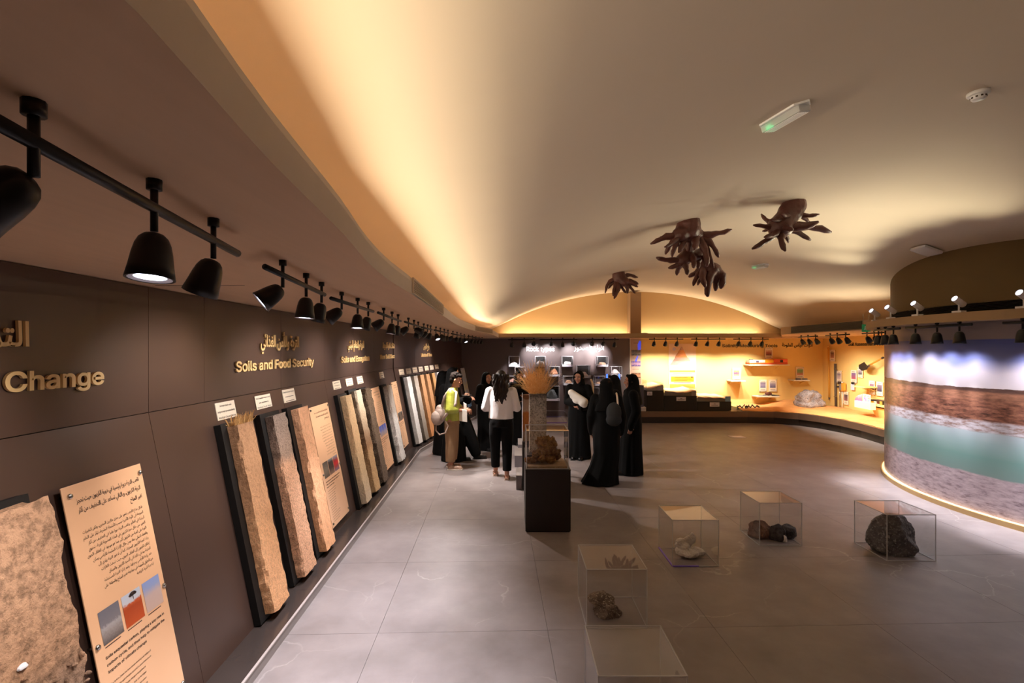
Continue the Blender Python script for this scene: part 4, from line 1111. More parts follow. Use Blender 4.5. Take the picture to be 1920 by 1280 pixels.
p_r = picture('red cloth photo', [(0, (120, 110, 130)), (.3, (150, 60, 60)), (.5, (206, 40, 44)), (.75, (140, 60, 60)), (1, (150, 160, 170))], 2, 9, .4)
p_b = picture('blue sky photo', [(0, (190, 160, 150)), (.35, (170, 160, 180)), (.6, (110, 126, 206)), (1, (90, 110, 200))], 2, 7, .3)
far_panel('cream text panel with three photos beside the orange tan slab', (579, 767), (614, 754), (656, 956), S0, (p_g, p_d, p_r), 1)
far_panel('pale pink text panel with a blue sky photo beside the gravelly slab', (694, 729), (710, 724), (738, 868), S0, (p_b, p_b, p_b), 2)
far_panel('orange tinted text panel beside the rough white slab', (733, 717), (743, 714), (765.5, 832), S0, (p_d, p_g, p_d), 3)
xl, yt = hit(865, 690, S1, .04); _, yb2 = hit(876, 765, S1, .04)
root, T = wall_panel('bright blue and yellow map panel at the far end of the left wall', S1, xl - .1, xl + .45, yb2, yt, m=picture('map print', [(0, (150, 200, 250)), (.3, (200, 226, 250)), (.5, (250, 240, 190)), (.7, (230, 240, 250)), (1, (252, 252, 254))], 2, 5, .5))

# raised headings
def head_px(label, body, px0, px1, ybase0, ycap, T, m='letter', arab=False, bold=.025):
    x0, y0 = hit(px0, ybase0, T, .0); Yp = (T @ Vector((x0, y0, 0))).y
    x1, _ = hit(px1, ybase0, T, .0); cap_h = ycap * Yp / F
    return heading(label, body, T, x0, x1, y0, cap_h, m, bold=bold, arab=arab)
def head_right(label, body, px1, x_len, zb_, cap_h, T, **k):
    x1, _ = hit(px1, 700, T, 0.0); return heading(label, body, T, x1 - x_len, x1, zb_, cap_h, 'letter', **k)
head_right('raised tan heading ending in Change, cut by the left picture edge', 'Climate Change', 190, 1.08, 1.828, .108, U0, bold=.018)
head_right('raised tan Arabic heading cut by the left picture edge', 'التربة وتغير المناخ', 48, .95, 2.015, .10, U0, bold=.018, arab=True)
HZ = 1.830
def head_fit(label, body, px0, px1, z, cap_h, T, **k):
    x0, _ = hit(px0, 680, T, 0.0); x1, _ = hit(px1, 680, T, 0.0); return heading(label, body, T, x0, x1, z, cap_h, 'letter', **k)
head_fit('raised tan heading reading Soils and Food Security', 'Soils and Food Security', 439, 586, HZ, .106, U0, bold=.018)
head_fit('raised tan Arabic heading above Soils and Food Security', 'التربة والأمن الغذائي', 486, 558, HZ + .195, .10, U0, bold=.018, arab=True)
head_fit('raised tan heading reading Soils and Ecosystem', 'Soils and Ecosystem', 638, 691, HZ, .106, U0, bold=.018)
head_fit('raised tan Arabic heading above Soils and Ecosystem', 'التربة والنظام البيئي', 650.5, 681, HZ + .195, .10, U0, bold=.018, arab=True)
head_fit('raised tan heading reading New Soil Discovery', 'New Soil Discovery', 712, 746.5, HZ + .005, .10, U0, bold=.018)
head_fit('raised tan Arabic heading above New Soil Discovery', 'اكتشافات التربة الجديدة', 717, 740, HZ + .195, .10, U0, bold=.018, arab=True)
head_fit('raised tan heading reading Winds of Time', 'Winds of Time', 788.5, 809, HZ + .005, .105, U1, bold=.018)
head_fit('raised tan Arabic heading above Winds of Time', 'رياح الزمن', 793, 804, HZ + .195, .11, U1, bold=.018, arab=True)
def head_back(label, body, px0, px1, py, capp, T, m, **k):
    x0, y0 = hit(px0, py, T, 0.0); x1, _ = hit(px1, py, T, 0.0); Yp = (T @ Vector((x0, y0, 0))).y
    return heading(label, body, T, x0, x1, y0, capp * Yp / F, m, **k)
head_back('white raised heading reading Rock types', 'Rock types', 987, 1040, 658, 11, BW, 'white_letter', bold=.014, ext=.006)
head_back('white raised Arabic heading on the rock wall', 'أنواع الصخور', 1076, 1133, 656, 9.5, BW, 'white_letter', bold=.014, ext=.006, arab=True)
head_back('black heading reading Salinity Measuring Tools', 'Salinity Measuring Tools', 1354, 1457.5, 650.5, 7.2, BW, 'letter_side', bold=.014, ext=.006)
head_back('black Arabic heading right of the salinity heading', 'أدوات قياس الملوحة', 1466, 1524, 649.5, 6.5, BW, 'letter_side', bold=.014, ext=.006, arab=True)
head_back('black heading reading Soil Assessment Tools, cut by the mural', 'Soil Assessment Tools', 1591, 1663, 648, 7.6, RW, 'letter_side', bold=.014, ext=.006)

# ================================================================== ACRYLIC CASES, STONES, PLINTHS
def acrylic_case(label, x0, x1, y0, y1, z0, z1, group, name='acrylic_case', base=None, edge='acredge', t=.004, e=.006):
    root = thing(name, label, 'display case', ((x0 + x1) / 2, (y0 + y1) / 2, z0), group)
    for b in ((x0, x1, y0, y0 + t, z0, z1), (x0, x1, y1 - t, y1, z0, z1), (x0, x0 + t, y0 + t, y1 - t, z0, z1), (x1 - t, x1, y0 + t, y1 - t, z0, z1), (x0 + t, x1 - t, y0 + t, y1 - t, z1 - t, z1)):
        box('pane', b, 'acrylic', root)
    h = e / 2
    for x in (x0, x1):
        for y in (y0, y1): box('edge', (x - h, x + h, y - h, y + h, z0, z1), edge, root)
    for z in (z0 + h, z1):
        for y in (y0, y1): box('edge', (x0, x1, y - h, y + h, z - h, z + h), edge, root)
        for x in (x0, x1): box('edge', (x - h, x + h, y0, y1, z - h, z + h), edge, root)
    if base: box('base_plate', (x0 - .004, x1 + .004, y0 - .004, y1 + .004, z0 - base[1], z0), base[0], root)
    return root
CGF = 'clear cases standing on the floor'
acrylic_case('empty clear case nearest the camera, cut by the bottom picture edge', .417, .846, 2.47, 2.92, .001, .425, CGF)
acrylic_case('tall clear case with a folded grey brown rock, second nearest', .535, .968, 3.67, 4.13, .001, .425, CGF)
acrylic_case('clear case with a white two-tiered stone and violet lower edges', 1.48, 1.905, 4.72, 5.16, .001, .428, CGF)
acrylic_case('clear case with three lumps, its top shining cream', 2.525, 2.955, 5.22, 5.66, .001, .436, CGF)
acrylic_case('clear case with one large dark rock, rightmost on the floor', 3.545, 4.005, 4.84, 5.30, .001, .438, CGF)
for b in ((1.474, 1.484, 4.72, 5.16, .001, .012), (1.48, 1.72, 4.713, 4.722, .001, .010)): box('painted_lit_edge', b, 'violet', bpy.data.objects['acrylic_case.002'])  # violet glow along the lower edges painted as coloured strips
bw = rocky('pale white stone', (226, 214, 200), (250, 244, 236), 14, .7)
gb = rocky('grey brown stone', (92, 78, 68), (146, 128, 112), 12, .8, speck=(190, 178, 160))
bk = rocky('black stone', (24, 22, 22), (52, 48, 48), 10, .6, .5)
br = rocky('brown stone', (92, 62, 44), (136, 98, 74), 12, .7)
dg = rocky('dark grey stone', (50, 46, 46), (104, 98, 96), 8, .7, .6, speck=(140, 136, 134))
def rock_px(label, px0, px1, ptop, Y, zbase, m, seed, depth=None, group=None, **k):
    x0, x1 = (px0 - CX) * Y / F, (px1 - CX) * Y / F; zt = CAM_H - (ptop - HY) * Y / F
    return rock('rock', ((x0 + x1) / 2, Y, zbase), ((x1 - x0) / 2.0, (depth or (x1 - x0)) / 2.0, (zt - zbase) / 1.55), m, seed, label, 'rock', group, **k)
rng = random.Random(6); gs = []
for (px, py, rx, rz, dy) in ((1282, 1040, .075, .045, 0), (1306, 1041, .075, .042, .01), (1294, 1043, .09, .04, -.03), (1276, 1018, .045, .055, .02), (1290, 1014, .05, .06, .03), (1298, 1010, .035, .05, .03), (1283, 1026, .055, .04, .0)):
    c = at(px, py, 4.95 + dy); c.z = max(c.z, rz * .9 + .002); gs.append(ell(c, (rx, rx * .9, rz)))
ws = blob('rock', gs, bw, None, voxel=.007, smooth=1, base=True)
for v in ws.data.vertices:
    q = v.co.copy(); k = 1 + .16 * noise.noise(q * 16) + .09 * noise.noise(q * 45); v.co = Vector((q.x * k, q.y * k, q.z * (1 + .10 * noise.noise(q * 20))))
ws.data.polygons.foreach_set('use_smooth', [False] * len(ws.data.polygons))
ws.location.z = .003
tag(ws, 'white two-tiered stone in the clear case with violet edges', 'rock')
rock_px('grey speckled stone, upper left lobe in the tall clear case', 1102, 1152, 1112, 3.93, .06, gb, 43, .2, cuts=9)
rock_px('grey brown stone, lower right lobe in the tall clear case', 1114, 1168, 1133, 3.86, .002, gb, 44, .2, cuts=9)
rock_px('brown lumpy stone, left of three in the cream-topped case', 1402, 1444, 979, 5.45, .002, br, 45, .17)
rock_px('black stone in the middle of the cream-topped case', 1440, 1472, 983, 5.40, .002, bk, 46, .16)
rock_px('black slanted stone, right of three in the cream-topped case', 1462, 1491, 981, 5.47, .002, bk, 47, .16)
rock_px('small pale chip in front of the black stones', 1467, 1476, 1004, 5.33, .002, bw, 48, .05)
rock_px('large dark grey rock filling the rightmost floor case', 1634, 1716, 971, 5.07, .002, dg, 64, .36, cuts=10, sub=5, tilt=.5)

# centre plinth with the fibre clump
PX0, PX1, PY0, PY1, PZ = .148, .642, 5.6, 6.1, .687
root = thing('plinth', 'dark brown plinth in front of the group, carrying the fibre case', 'plinth', ((PX0 + PX1) / 2, 5.85, 0), 'dark plinths')
box('body', (PX0, PX1, PY0, PY1, 0.012, PZ - .012), 'plinth', root, bev=.003)
box('top', (PX0 - .001, PX1 + .001, PY0 - .001, PY1 + .001, PZ - .012, PZ), 'plinth', root)
box('foot_rail', (PX0 + .01, PX1 - .01, PY0 + .01, PY1 - .01, 0, .012), 'black', root)
root = acrylic_case('clear case with brown fibre clump on sand, on the front plinth', PX0 + .012, PX1 - .022, PY0 + .02, PY1 - .02, PZ + .001, 1.108, None, e=.008)
box('sand_bed', (PX0 + .025, PX1 - .035, PY0 + .035, PY1 - .035, PZ + .002, PZ + .028), rocky('tan sand bed', (150, 126, 98), (176, 150, 118), 30, .6), root)
rng = random.Random(9); gs = []
for k in range(54):
    a, b_ = rng.uniform(0, 2 * PI), rng.random() ** .6
    h = rng.uniform(0, 1); rr = (.205 * (1 - h * .55)) * b_
    c = Vector((.388 + rr * math.cos(a), 5.85 + rr * math.sin(a) * .85, PZ + .05 + h * .225)); s_ = rng.uniform(.03, .055)
    gs.append(ell(c, (s_, s_, s_ * .85)))
cl = blob('fibre_clump', gs, 'fibre', None, voxel=.011, smooth=1, base=True)
for v in cl.data.vertices:
    q = v.co; v.co = q * (1 + .16 * noise.noise(q * 22) + .10 * noise.noise(q * 60))
tag(cl, 'brown matted fibre and root clump inside the front plinth case', 'root clump')
# second plinth with the grass-topped soil column, third with a banded column
root = thing('plinth', 'second dark plinth hidden behind the front one, under the soil column', 'plinth', (.36, 6.6, 0), 'dark plinths')
box('body', (.16, .60, 6.35, 6.85, 0.012, .678), 'plinth', root); box('top', (.159, .601, 6.349, 6.851, .678, .69), 'plinth', root)
root = thing('soil_column', 'gravelly grey soil column with a sheaf of dry grass on top', 'soil column', (.33, 6.55, .69))
ms = soil('gravel column', [(0, (226, 212, 194)), (.35, (214, 198, 178)), (.5, (186, 172, 158)), (.8, (164, 150, 138)), (1, (96, 86, 78))], 55, .7, 1.0, .7, 1.44)
soil_core(frame3(Vector((.222, 6.50, .69)), Vector((1, 0, 0)), UP, Vector((0, -1, 0))), 0, .216, 0, .745, -.20, 0.0, ms, root, .006, 77, 'soil', .014)
gs = []; rng = random.Random(12)
for k in range(430):
    bx, by = .33 + rng.uniform(-.095, .095), 6.6 + rng.uniform(-.09, .09)
    sp = (bx - .33) / .1 + rng.gauss(0, .7); H_ = (rng.uniform(.10, .36) if rng.random() < .75 else rng.uniform(.3, .47)) * (1 - .12 * abs(sp))
    tip = Vector((bx + sp * .125, by + rng.gauss(0, .09), 1.43 + H_))
    if rng.random() < .16: tip = Vector((bx + rng.choice((-1, 1)) * rng.uniform(.15, .33), by + rng.gauss(0, .06), 1.43 + rng.uniform(.04, .25)))
    p = Vector((bx, by, 1.42)); mid = (p + tip) / 2 + Vector((0, 0, .05)) + Vector((rng.gauss(0, .012), 0, 0)); e = Vector((.0023, .001, 0))
    gs.append(([p - e, p + e, mid + e, mid - e, tip + e * .4, tip - e * .4], [(0, 1, 2, 3), (3, 2, 4, 5)]))
grass = mesh_obj('grass', *cat_geo(*gs), rocky('dry grass', (226, 164, 92), (252, 218, 160), 40, .0), root); grass['kind'] = 'stuff'
root = thing('plinth', 'third dark plinth of the row, under the banded soil block', 'plinth', (.27, 7.5, 0), 'dark plinths')
box('body', (.15, .55, 7.25, 7.7, 0.012, .678), 'plinth', root); box('top', (.149, .551, 7.249, 7.701, .678, .69), 'plinth', root)
root = thing('soil_block', 'slim soil block with pale and orange bands behind the grass column', 'soil block', (.24, 7.4, .69))
mb = soil('banded block', [(0, (176, 152, 132)), (.22, (176, 152, 132)), (.26, (186, 116, 64)), (.6, (190, 120, 66)), (.63, (186, 166, 148)), (.85, (170, 148, 130)), (.9, (120, 82, 60)), (1, (110, 76, 58))], 50, .15, .4, .69, 1.37)
soil_core(frame3(Vector((.155, 7.32, .69)), Vector((1, 0, 0)), UP, Vector((0, -1, 0))), 0, .14, 0, .66, -.14, 0, mb, root, .003, 5, 'soil', .02)
box('back_sheet', (.148, .152, 7.30, 7.5, .69, 1.37), 'acredge', root)
for lab, b in (('lowest grey step block left of the front plinth', (.06, .14, 7.3, 7.78, 0, .205)), ('middle grey step block left of the front plinth', (.045, .20, 8.7, 9.4, 0, .197)), ('farthest grey step block left of the front plinth', (.118, .24, 9.8, 10.5, 0, .18))):
    root = thing('step_block', lab, 'block', ((b[0] + b[1]) / 2, b[2], 0), 'grey step blocks')
    box('body', b[:5] + (b[5] - .006,), 'greybox', root); box('top', b[:4] + (b[5] - .006, b[5]), 'skirt', root)

# ================================================================== ROCK WALL
RG = 'rock cases on the rock wall'
wr = {'w': rocky('white quartz', (226, 216, 210), (248, 244, 242), 9, .5), 'o': rocky('orange rock', (196, 118, 78), (236, 176, 140), 9, .5), 'p': rocky('pink rock', (190, 142, 130), (222, 180, 168), 9, .5), 'g': rocky('slate rock', (70, 74, 76), (112, 116, 116), 6, .5), 't': rocky('tan rock', (190, 150, 120), (226, 190, 160), 9, .5), 'b': rocky('black rock', (26, 24, 26), (60, 56, 56), 8, .6)}
wc = [(954.5, 974, 668, 687.5, 'w', .28, 'flat white crystals', 'topmost left on the rock wall'), (1004, 1023, 668, 687.5, 'w', .45, 'round white rock', 'below the word types'), (1054.5, 1074, 668, 687.5, 'w', .40, 'small white pointed rock', 'below the start of the Arabic heading'), (1120.5, 1140, 668, 687.5, 't', .28, 'flat tan rock pieces', 'top right on the rock wall'),
      (1030, 1049, 687, 706, 'o', .62, 'orange pink rock', 'right of the grass sheaf'), (966, 985, 688, 707, 'b', .5, 'dark rock', 'left of the grass sheaf'), (951, 971, 705, 723, 'p', .6, 'pink rock', 'beside the white blouse shoulder'), (1057.5, 1076, 705, 722.5, 't', .45, 'domed tan rock', 'left of the woman with the bundle'), (1083, 1107, 685, 708.5, 'w', .38, 'small white square rock', 'above the woman with the bundle'), (1146.5, 1166, 687, 706, 'w', .65, 'big white rock', 'lowest right on the rock wall, above the hoods'), (1116, 1134, 705, 723.5, 't', .25, 'small tan rock', 'behind the hooped display'), (1022, 1049, 724, 751.5, 'g', .7, 'large slate rock', 'low right of the soil column'), (1108, 1123, 727, 749, 'g', .4, 'grey rock', 'low beside the hooped display')]
for i, (a, b, t, bt, m_, hf, rl, pl) in enumerate(wc):
    Y0 = 14.98; p0, p1 = at(a, bt, Y0), at(b, t, Y0)
    w_ = p1.x - p0.x; bz = p0.z + .055
    root = acrylic_case(f'wall case holding {rl}, {pl}', p0.x, p1.x, Y0, YB - .03, bz, p1.z, RG, 'wall_case', ('whitebase', .05), t=.003, e=.009)
    box('bracket', ((p0.x + p1.x) / 2 - .03, (p0.x + p1.x) / 2 + .03, YB - .03, YB, bz - .05, bz), 'whitebase', root)
    if i in (8, 11, 1, 2, 3, 4): box('backing', (p0.x + .006, p1.x - .006, YB - .032, YB - .028, bz, p1.z - .005), 'black', root)
    box('print', (p1.x - .05, p1.x - .02, Y0 - .0055, Y0 - .0045, bz - .035, bz - .015), 'ink', root)
    H_ = (p1.z - bz) * hf
    rock('rock', ((p0.x + p1.x) / 2, Y0 + .14, bz + .001), (w_ * .38, .085, H_ / 1.55), wr[m_], 100 + i, f'{rl} in the wall case {pl}', 'rock', 'rocks in the wall cases', sub=3)
# pedestals, hooped display, blue-edged case near the platform's left end
for x, lab in ((xr(1197, 14.0), 'blue grey pedestal on a white base, right of the tall robed woman'), (xr(1093, 14.0), 'blue grey pedestal on a white base behind the woman with the bundle')):
    root = thing('pedestal', lab, 'pedestal', (x, 14.1, .322), 'blue grey pedestals')
    box('foot', (x - .20, x + .20, 13.96, 14.3, .322, .425), 'whitebase', root, bev=.006)
    box('body', (x - .15, x + .15, 14.02, 14.26, .425, 1.0), 'bluegrey', root); box('cap', (x - .16, x + .16, 14.0, 14.28, 1.0, 1.015), 'black', root)
root = thing('hoop_display', 'white segmented hoop of a display standing behind the robed women', 'display', at(1110, 770, 13.93))
pts = []
for i in range(25):
    a = -PI * .5 + PI * i / 24
    pts.append(at(1107 + 5.0 * math.cos(a) * (1 if a < .3 else 1.0), 736 - 24.5 * math.sin(a), 13.93))
tube('frame', pts, .022, 'whitecard', root, 10)
for i in range(2, 23): 
    q = pts[i]; lathe('segment', [(.028, -.016), (.030, 0), (.028, .016)], frame3(q, *(lambda t: (t.orthogonal().normalized(), t.cross(t.orthogonal().normalized()), t))((pts[i + 1] - pts[i - 1]).normalized())), 'whitecard', root, 10)
tube('post', [at(1106, 760, 13.93), at(1106, 771.2, 13.93)], .02, 'white', root)
p0, p1 = at(1138, 716, 14.3), at(1161, 701, 14.3)
root = acrylic_case('clear case with glowing blue side edges behind the hoods', p0.x, p1.x, 14.3, 14.6, p0.z, p1.z, None, 'lit_case', ('bluegrey', p0.z - .322))
for x in (p0.x, p1.x): box('blue_edge', (x - .02, x + .02, 14.285, 14.295, p0.z + .02, p1.z), 'blueled', root)
rock('rock', ((p0.x + p1.x) / 2, 14.45, p0.z + .001), (.10, .08, .06), wr['p'], 140, 'pinkish rock in the blue-edged case', 'rock', sub=3)
# low floor trays before the rock wall and the small clear stand in the corner
def tray(label, px0, px1, Y0, Y1):
    x0, x1 = xr(px0, Y0), xr(px1, Y0)
    root = acrylic_case(label, x0, x1, Y0, Y1, .06, .22, 'low floor trays', 'floor_tray', ('whitebase', .059))
    for b in ((x0 + .05, x1 - .05, Y0 + .1, Y0 + .16), (x0 + .05, x1 - .05, Y1 - .16, Y1 - .1), (x0 + .05, x0 + .11, Y0 + .16, Y1 - .16), (x1 - .11, x1 - .05, Y0 + .16, Y1 - .16)): box('inner_frame', b + (.061, .075), 'violet' if b[3] - b[2] < .1 else 'whitebase', root)  # violet light of the frame is painted on
tray('low clear floor tray with violet frame, right of the soil column', 1012, 1068, 13.4, 14.9)
tray('low clear floor tray in the far left corner', 898, 956, 13.6, 14.9)
p0, p1 = at(894, 773, 14.6), at(903, 746, 14.6)
root = acrylic_case('narrow clear stand in the far left corner', p0.x, p1.x, 14.6, 14.75, .02, p1.z, None, 'clear_stand', ('whitebase', .019))
# floor outlet
root = thing('floor_outlet', 'small pale square outlet plate in the floor beyond the cases', 'outlet', floor_at(1382, 818.5))
p = floor_at(1382, 819)
box('plate', (p.x - .16, p.x + .16, p.y - .14, p.y + .14, 0, .008), 'whitebase', root); box('lid', (p.x - .10, p.x + .10, p.y - .08, p.y + .08, .008, .011), 'white', root)

# ================================================================== PEOPLE
# local figure space: front is -y, its left is +x, feet at z=0; turn(a): 0 faces the camera, 90 faces picture right, 180 faces away
def head_geos(H, big=1.0):
    z = H - .118
    g = [ell((0, .004, z + .018), (.074, .094, .100)), ell((0, -.018, z - .045), (.058, .066, .068)),        # skull, jaw
         ell((0, -.062, z - .092), (.024, .020, .018)),                                                       # chin
         cap((0, -.086, z + .018), (0, -.102, z - .022), .010, .014), ell((0, -.100, z - .028), (.019, .012, .010)),   # nose
         cap((-.046, -.072, z + .034), (.046, -.072, z + .034), .013, .013),                                  # brow
         ell((-.040, -.066, z - .022), (.024, .020, .022)), ell((.040, -.066, z - .022), (.024, .020, .022)),  # cheeks
         ell((-.077, .008, z), (.010, .020, .032)), ell((.077, .008, z), (.010, .020, .032)),                  # ears
         cap((0, .012, z - .18), (0, .002, z - .06), .053, .050)]
    return g
def face_parts(T, H, root, body, lip_m='lip'):
    z = H - .118
    for s in (-1, 1):
        mesh_obj('eye', *xf(ell((s * .031, -.0835, z + .008), (.013, .008, .0075)), T), 'eyewhite', body, True)
        mesh_obj('iris', *xf(ell((s * .031, -.0895, z + .008), (.0065, .004, .0065)), T), 'eye', body, True)
        mesh_obj('eyebrow', *xf(cap((s * .016, -.087, z + .034), (s * .048, -.077, z + .036), .0045, .003), T), 'hair', body, True)
    mesh_obj('mouth', *xf(cat_geo(cap((-.019, -.0855, z - .058), (.019, -.0855, z - .058), .0055, .0055), ell((0, -.088, z - .061), (.014, .007, .007))), T), lip_m, body, True)
def xf(g, T): return [T @ Vector(p) for p in g[0]], g[1]
def hand_geos(w, d, palm, scale=1.0):
    """w wrist, d finger direction, palm: palm normal; five unequal bent fingers"""
    w, d, palm = Vector(w), Vector(d).normalized(), Vector(palm).normalized()
    palm = (palm - d * palm.dot(d)).normalized(); s = d.cross(palm)
    k = scale; g = []
    c = w + d * .045 * k
    rot = Matrix((s, d, palm)).transposed()
    g.append(ell(c, (.038 * k, .052 * k, .017 * k), rot))
    for i, (L, o) in enumerate(((.070, .027), (.080, .009), (.074, -.010), (.058, -.027))):
        a = w + d * .080 * k + s * o * k; b = a + (d * .8 + palm * .35 + s * o * 1.5).normalized() * L * .5 * k; e = b + (d * .45 + palm * .9).normalized() * L * .5 * k
        g += [cap(w + d * .05 * k + s * o * .9 * k, a, .009 * k, .0088 * k, seg=8), cap(a, b, .0088 * k, .0082 * k, seg=8), cap(b, e, .0082 * k, .0066 * k, seg=8)]
    a = w + d * .022 * k + s * .034 * k; b = a + (d * .7 + s * .6 + palm * .3).normalized() * .036 * k; e = b + (d * .8 + palm * .6).normalized() * .030 * k
    g += [cap(w + d * .02 * k + s * .012 * k, a, .012 * k, .011 * k, seg=8), cap(a, b, .011 * k, .0095 * k, seg=8), cap(b, e, .0095 * k, .0075 * k, seg=8)]
    return g
def turn(X, Y, a): return Matrix.Translation((X, Y, 0)) @ Matrix.Rotation(R(a), 4, 'Z')
def arm_geos(sh, el, wr, r=(.046, .038, .026)): return [cap(sh, el, r[0], r[1]), cap(el, wr, r[1], r[2])]
def shoe(T, x, y, m, root, ang=0.0, L=.24, heel=False):
    D = T @ Matrix.Translation((x, y, 0)) @ Matrix.Rotation(ang, 4, 'Z')
    g = [cap((0, .05, .040), (0, -.13, .030), .038, .033), ell((0, .03, .055), (.036, .05, .04)), ell((0, -.12, .026), (.040, .05, .024))]
    o = blob('shoe', [xf(q, D) for q in g], m, root, voxel=.008, smooth=2)
    box('sole', (-.042, .042, -.165, .088, .0, .016), 'paper' if m == 'shoe_tan' else 'black', o, D, bev=.006)
    return o
def robed(label, X, Y, ang, H, arms, skin='skin', cloth='robe', hem=(.25, .21), hands=True, train=None, look=0.0, lean=0.0, feet='shoe_black', voxel=.013, step=None):
    """a woman in a black robe and head scarf; arms: [(elbow, wrist, finger direction, palm normal)] in figure space for right (-x) and left (+x)"""
    T = turn(X, Y, ang); k = H / 1.6
    root = thing('person', label, 'person', (X, Y, 0))
    TH = T @ Matrix.Translation((0, -lean, 0)) @ Matrix.Rotation(R(look), 4, 'Z')
    sh = [Vector((-.165 * k, 0, 1.29 * k)), Vector((.165 * k, 0, 1.29 * k))]
    g = [xf(q, TH) for q in head_geos(H)]
    tor = [cap((0, .01, .86 * k), (0, .01, 1.16 * k), .125 * k, .12 * k), cap(sh[0], sh[1], .055, .055), cap((0, .01, 1.10 * k), (0, -lean, 1.36 * k), .11, .06)]
    for s in (-1, 1): tor += chain([(s * .08, 0, .86 * k), (s * .085, -.01, .46 * k), (s * .085, 0, .05)], [.082, .056, .036])
    for s_, a in zip(sh, arms):
        tor += arm_geos(s_, Vector(a[0]) * k, Vector(a[1]) * k)
        if hands: tor += hand_geos(Vector(a[1]) * k, a[2], a[3])
    body = blob('body', g + [xf(q, T) for q in tor], skin, root, voxel=.009, smooth=2)
    face_parts(TH, H, root, body)
    # robe: one loft with folds, sleeves flowing into it
    rg = [(.012, 0, 0, hem[0], hem[1]), (.10, 0, 0, hem[0] * .98, hem[1] * .97), (.45 * k, 0, .0, hem[0] * .88, hem[1] * .86), (.80 * k, 0, .01, .205, .165), (.98 * k, 0, .012, .19, .15), (1.14 * k, 0, .012, .185, .145), (1.26 * k, 0, .012, .20, .125), (1.32 * k, 0, .01 - lean * .5, .16, .095), (1.37 * k, 0, .005 - lean, .085, .075)]
    if train:
        tx, ty, tw = train; rg[0] = (.012, tx, ty, hem[0] + tw, hem[1] + tw * .6); rg[1] = (.09, tx * .8, ty * .8, hem[0] + tw * .55, hem[1] + tw * .3); rg.insert(2, (.26 * k, tx * .38, ty * .38, hem[0] * .96, hem[1] * .95))
    gs = [loft(rg, 40, .085, 8, (.0, 1.15 * k), X * 7)]
    for s_, a in zip(sh, arms):
        el, wr = Vector(a[0]) * k, Vector(a[1]) * k; cuff = el.lerp(wr, .98)
        gs += [cap(s_, el, .078, .072), cap(el, cuff, .072, .062), cap(el - UP * .02, cuff - UP * .045, .05, .045)]
    if step: gs += chain([(step[0] * .5, step[1] * .4, .7), (step[0], step[1] * .9, .24), (step[0], step[1], .12)], [.15, .12, .10])
    blob('robe', [xf(q, T) for q in gs], cloth, root, voxel=voxel, smooth=2)
    # scarf: cap round the face, wrap under the chin, drape on shoulders and chest
    z = H - .118
    hs = [xf(q, TH) for q in [ell((0, .028, z + .022), (.092, .102, .112)), ell((0, .045, z - .05), (.085, .085, .10)), cap((0, .02, z - .20), (0, .018, z - .11), .082, .072), cap((-.035, -.045, z - .135), (.035, -.045, z - .135), .034, .034),
           cap((-.052, -.03, z - .12), (-.079, -.030, z + .02), .020, .020), cap((.052, -.03, z - .12), (.079, -.030, z + .02), .020, .020), cap((-.066, -.026, z + .06), (0, -.050, z + .098), .024, .026), cap((.066, -.026, z + .06), (0, -.050, z + .098), .024, .026)]]
    hs += [xf(q, T) for q in [loft([(z - .36, 0, .03, .20, .15), (z - .27, 0, .032, .172, .14), (z - .17, 0, .036, .125, .118), (z - .08, 0, .042, .102, .102), (z + .03, 0, .040, .092, .092)], 32, .05, 7, (z - .36, z - .1), X * 5), loft([(z - .40, 0, .01, .175, .140), (z - .30, 0, .008, .178, .128), (z - .21, 0, .004 - lean * .6, .125, .10), (z - .15, 0, .004 - lean, .075, .075)], 32, .05, 7, (z - .4, z - .2), X * 3)]]
    blob('head_scarf', hs, cloth, root, voxel=.011, smooth=2)
    for s in (-1, 1):
        if step and s == 1: shoe(T, step[0], step[1] - .04, feet, root, .1)
        else: shoe(T, s * .085, -hem[1] + .09, feet, root, s * -.15)
    return root, T, k
A_DOWN = ((-.23, .03, 1.03), (-.22, -.06, .80), (0, -.1, -1), (1, 0, 0)); A_DOWNL = ((.23, .03, 1.03), (.22, -.06, .80), (0, -.1, -1), (-1, 0, 0))
A_FOLD = ((-.24, -.02, 1.02), (-.05, -.20, 1.03), (1, -.1, .1), (0, 1, 0)); A_FOLDL = ((.24, -.02, 1.02), (.05, -.20, 1.0), (-1, -.1, .1), (0, 1, 0))
A_FWD = ((-.22, -.02, 1.03), (-.12, -.25, 1.06), (.4, -1, .1), (.6, 0, -.6)); A_FWDL = ((.22, -.02, 1.03), (.12, -.25, 1.06), (-.4, -1, .1), (-.6, 0, -.6))

robed('person in black robe and scarf nearest the left slabs, behind the green shirt', -1.31, 9.85, 96, 1.585, [A_DOWN, A_FOLDL], hem=(.24, .22))
robed('tall person in black robe striding right behind the green shirt, holding a dark dish', -1.05, 9.25, 100, 1.675, [A_FWD, A_FWDL], hem=(.24, .23), step=(.05, -.40))
robed('person in black robe with loose scarf left of the white blouse', -.50, 10.27, 35, 1.54, [A_FOLD, A_FOLDL], hem=(.22, .20))
robed('person in black robe behind the dry grass sheaf', .145, 10.85, 15, 1.54, [A_FOLD, A_FOLDL], hem=(.22, .20))
r7, T7, k7 = robed('person in black robe facing us and hugging a white bundle', 1.235, 9.46, -18, 1.60, [((-.22, .02, 1.03), (-.02, -.20, 1.06), (1, -.2, .5), (0, 1, 0)), ((.25, 0, 1.0), (.07, -.19, .97), (-1, -.1, .0), (0, 1, .3))], skin='skin', hem=(.23, .20), look=-10)
r8, T8, k8 = robed('person in black robe nearest us at right, seen from behind, with a trailing hem', 1.41, 7.66, 172, 1.565, [A_DOWN, A_DOWNL], hem=(.22, .20), train=(.10, .02, .06), look=18)
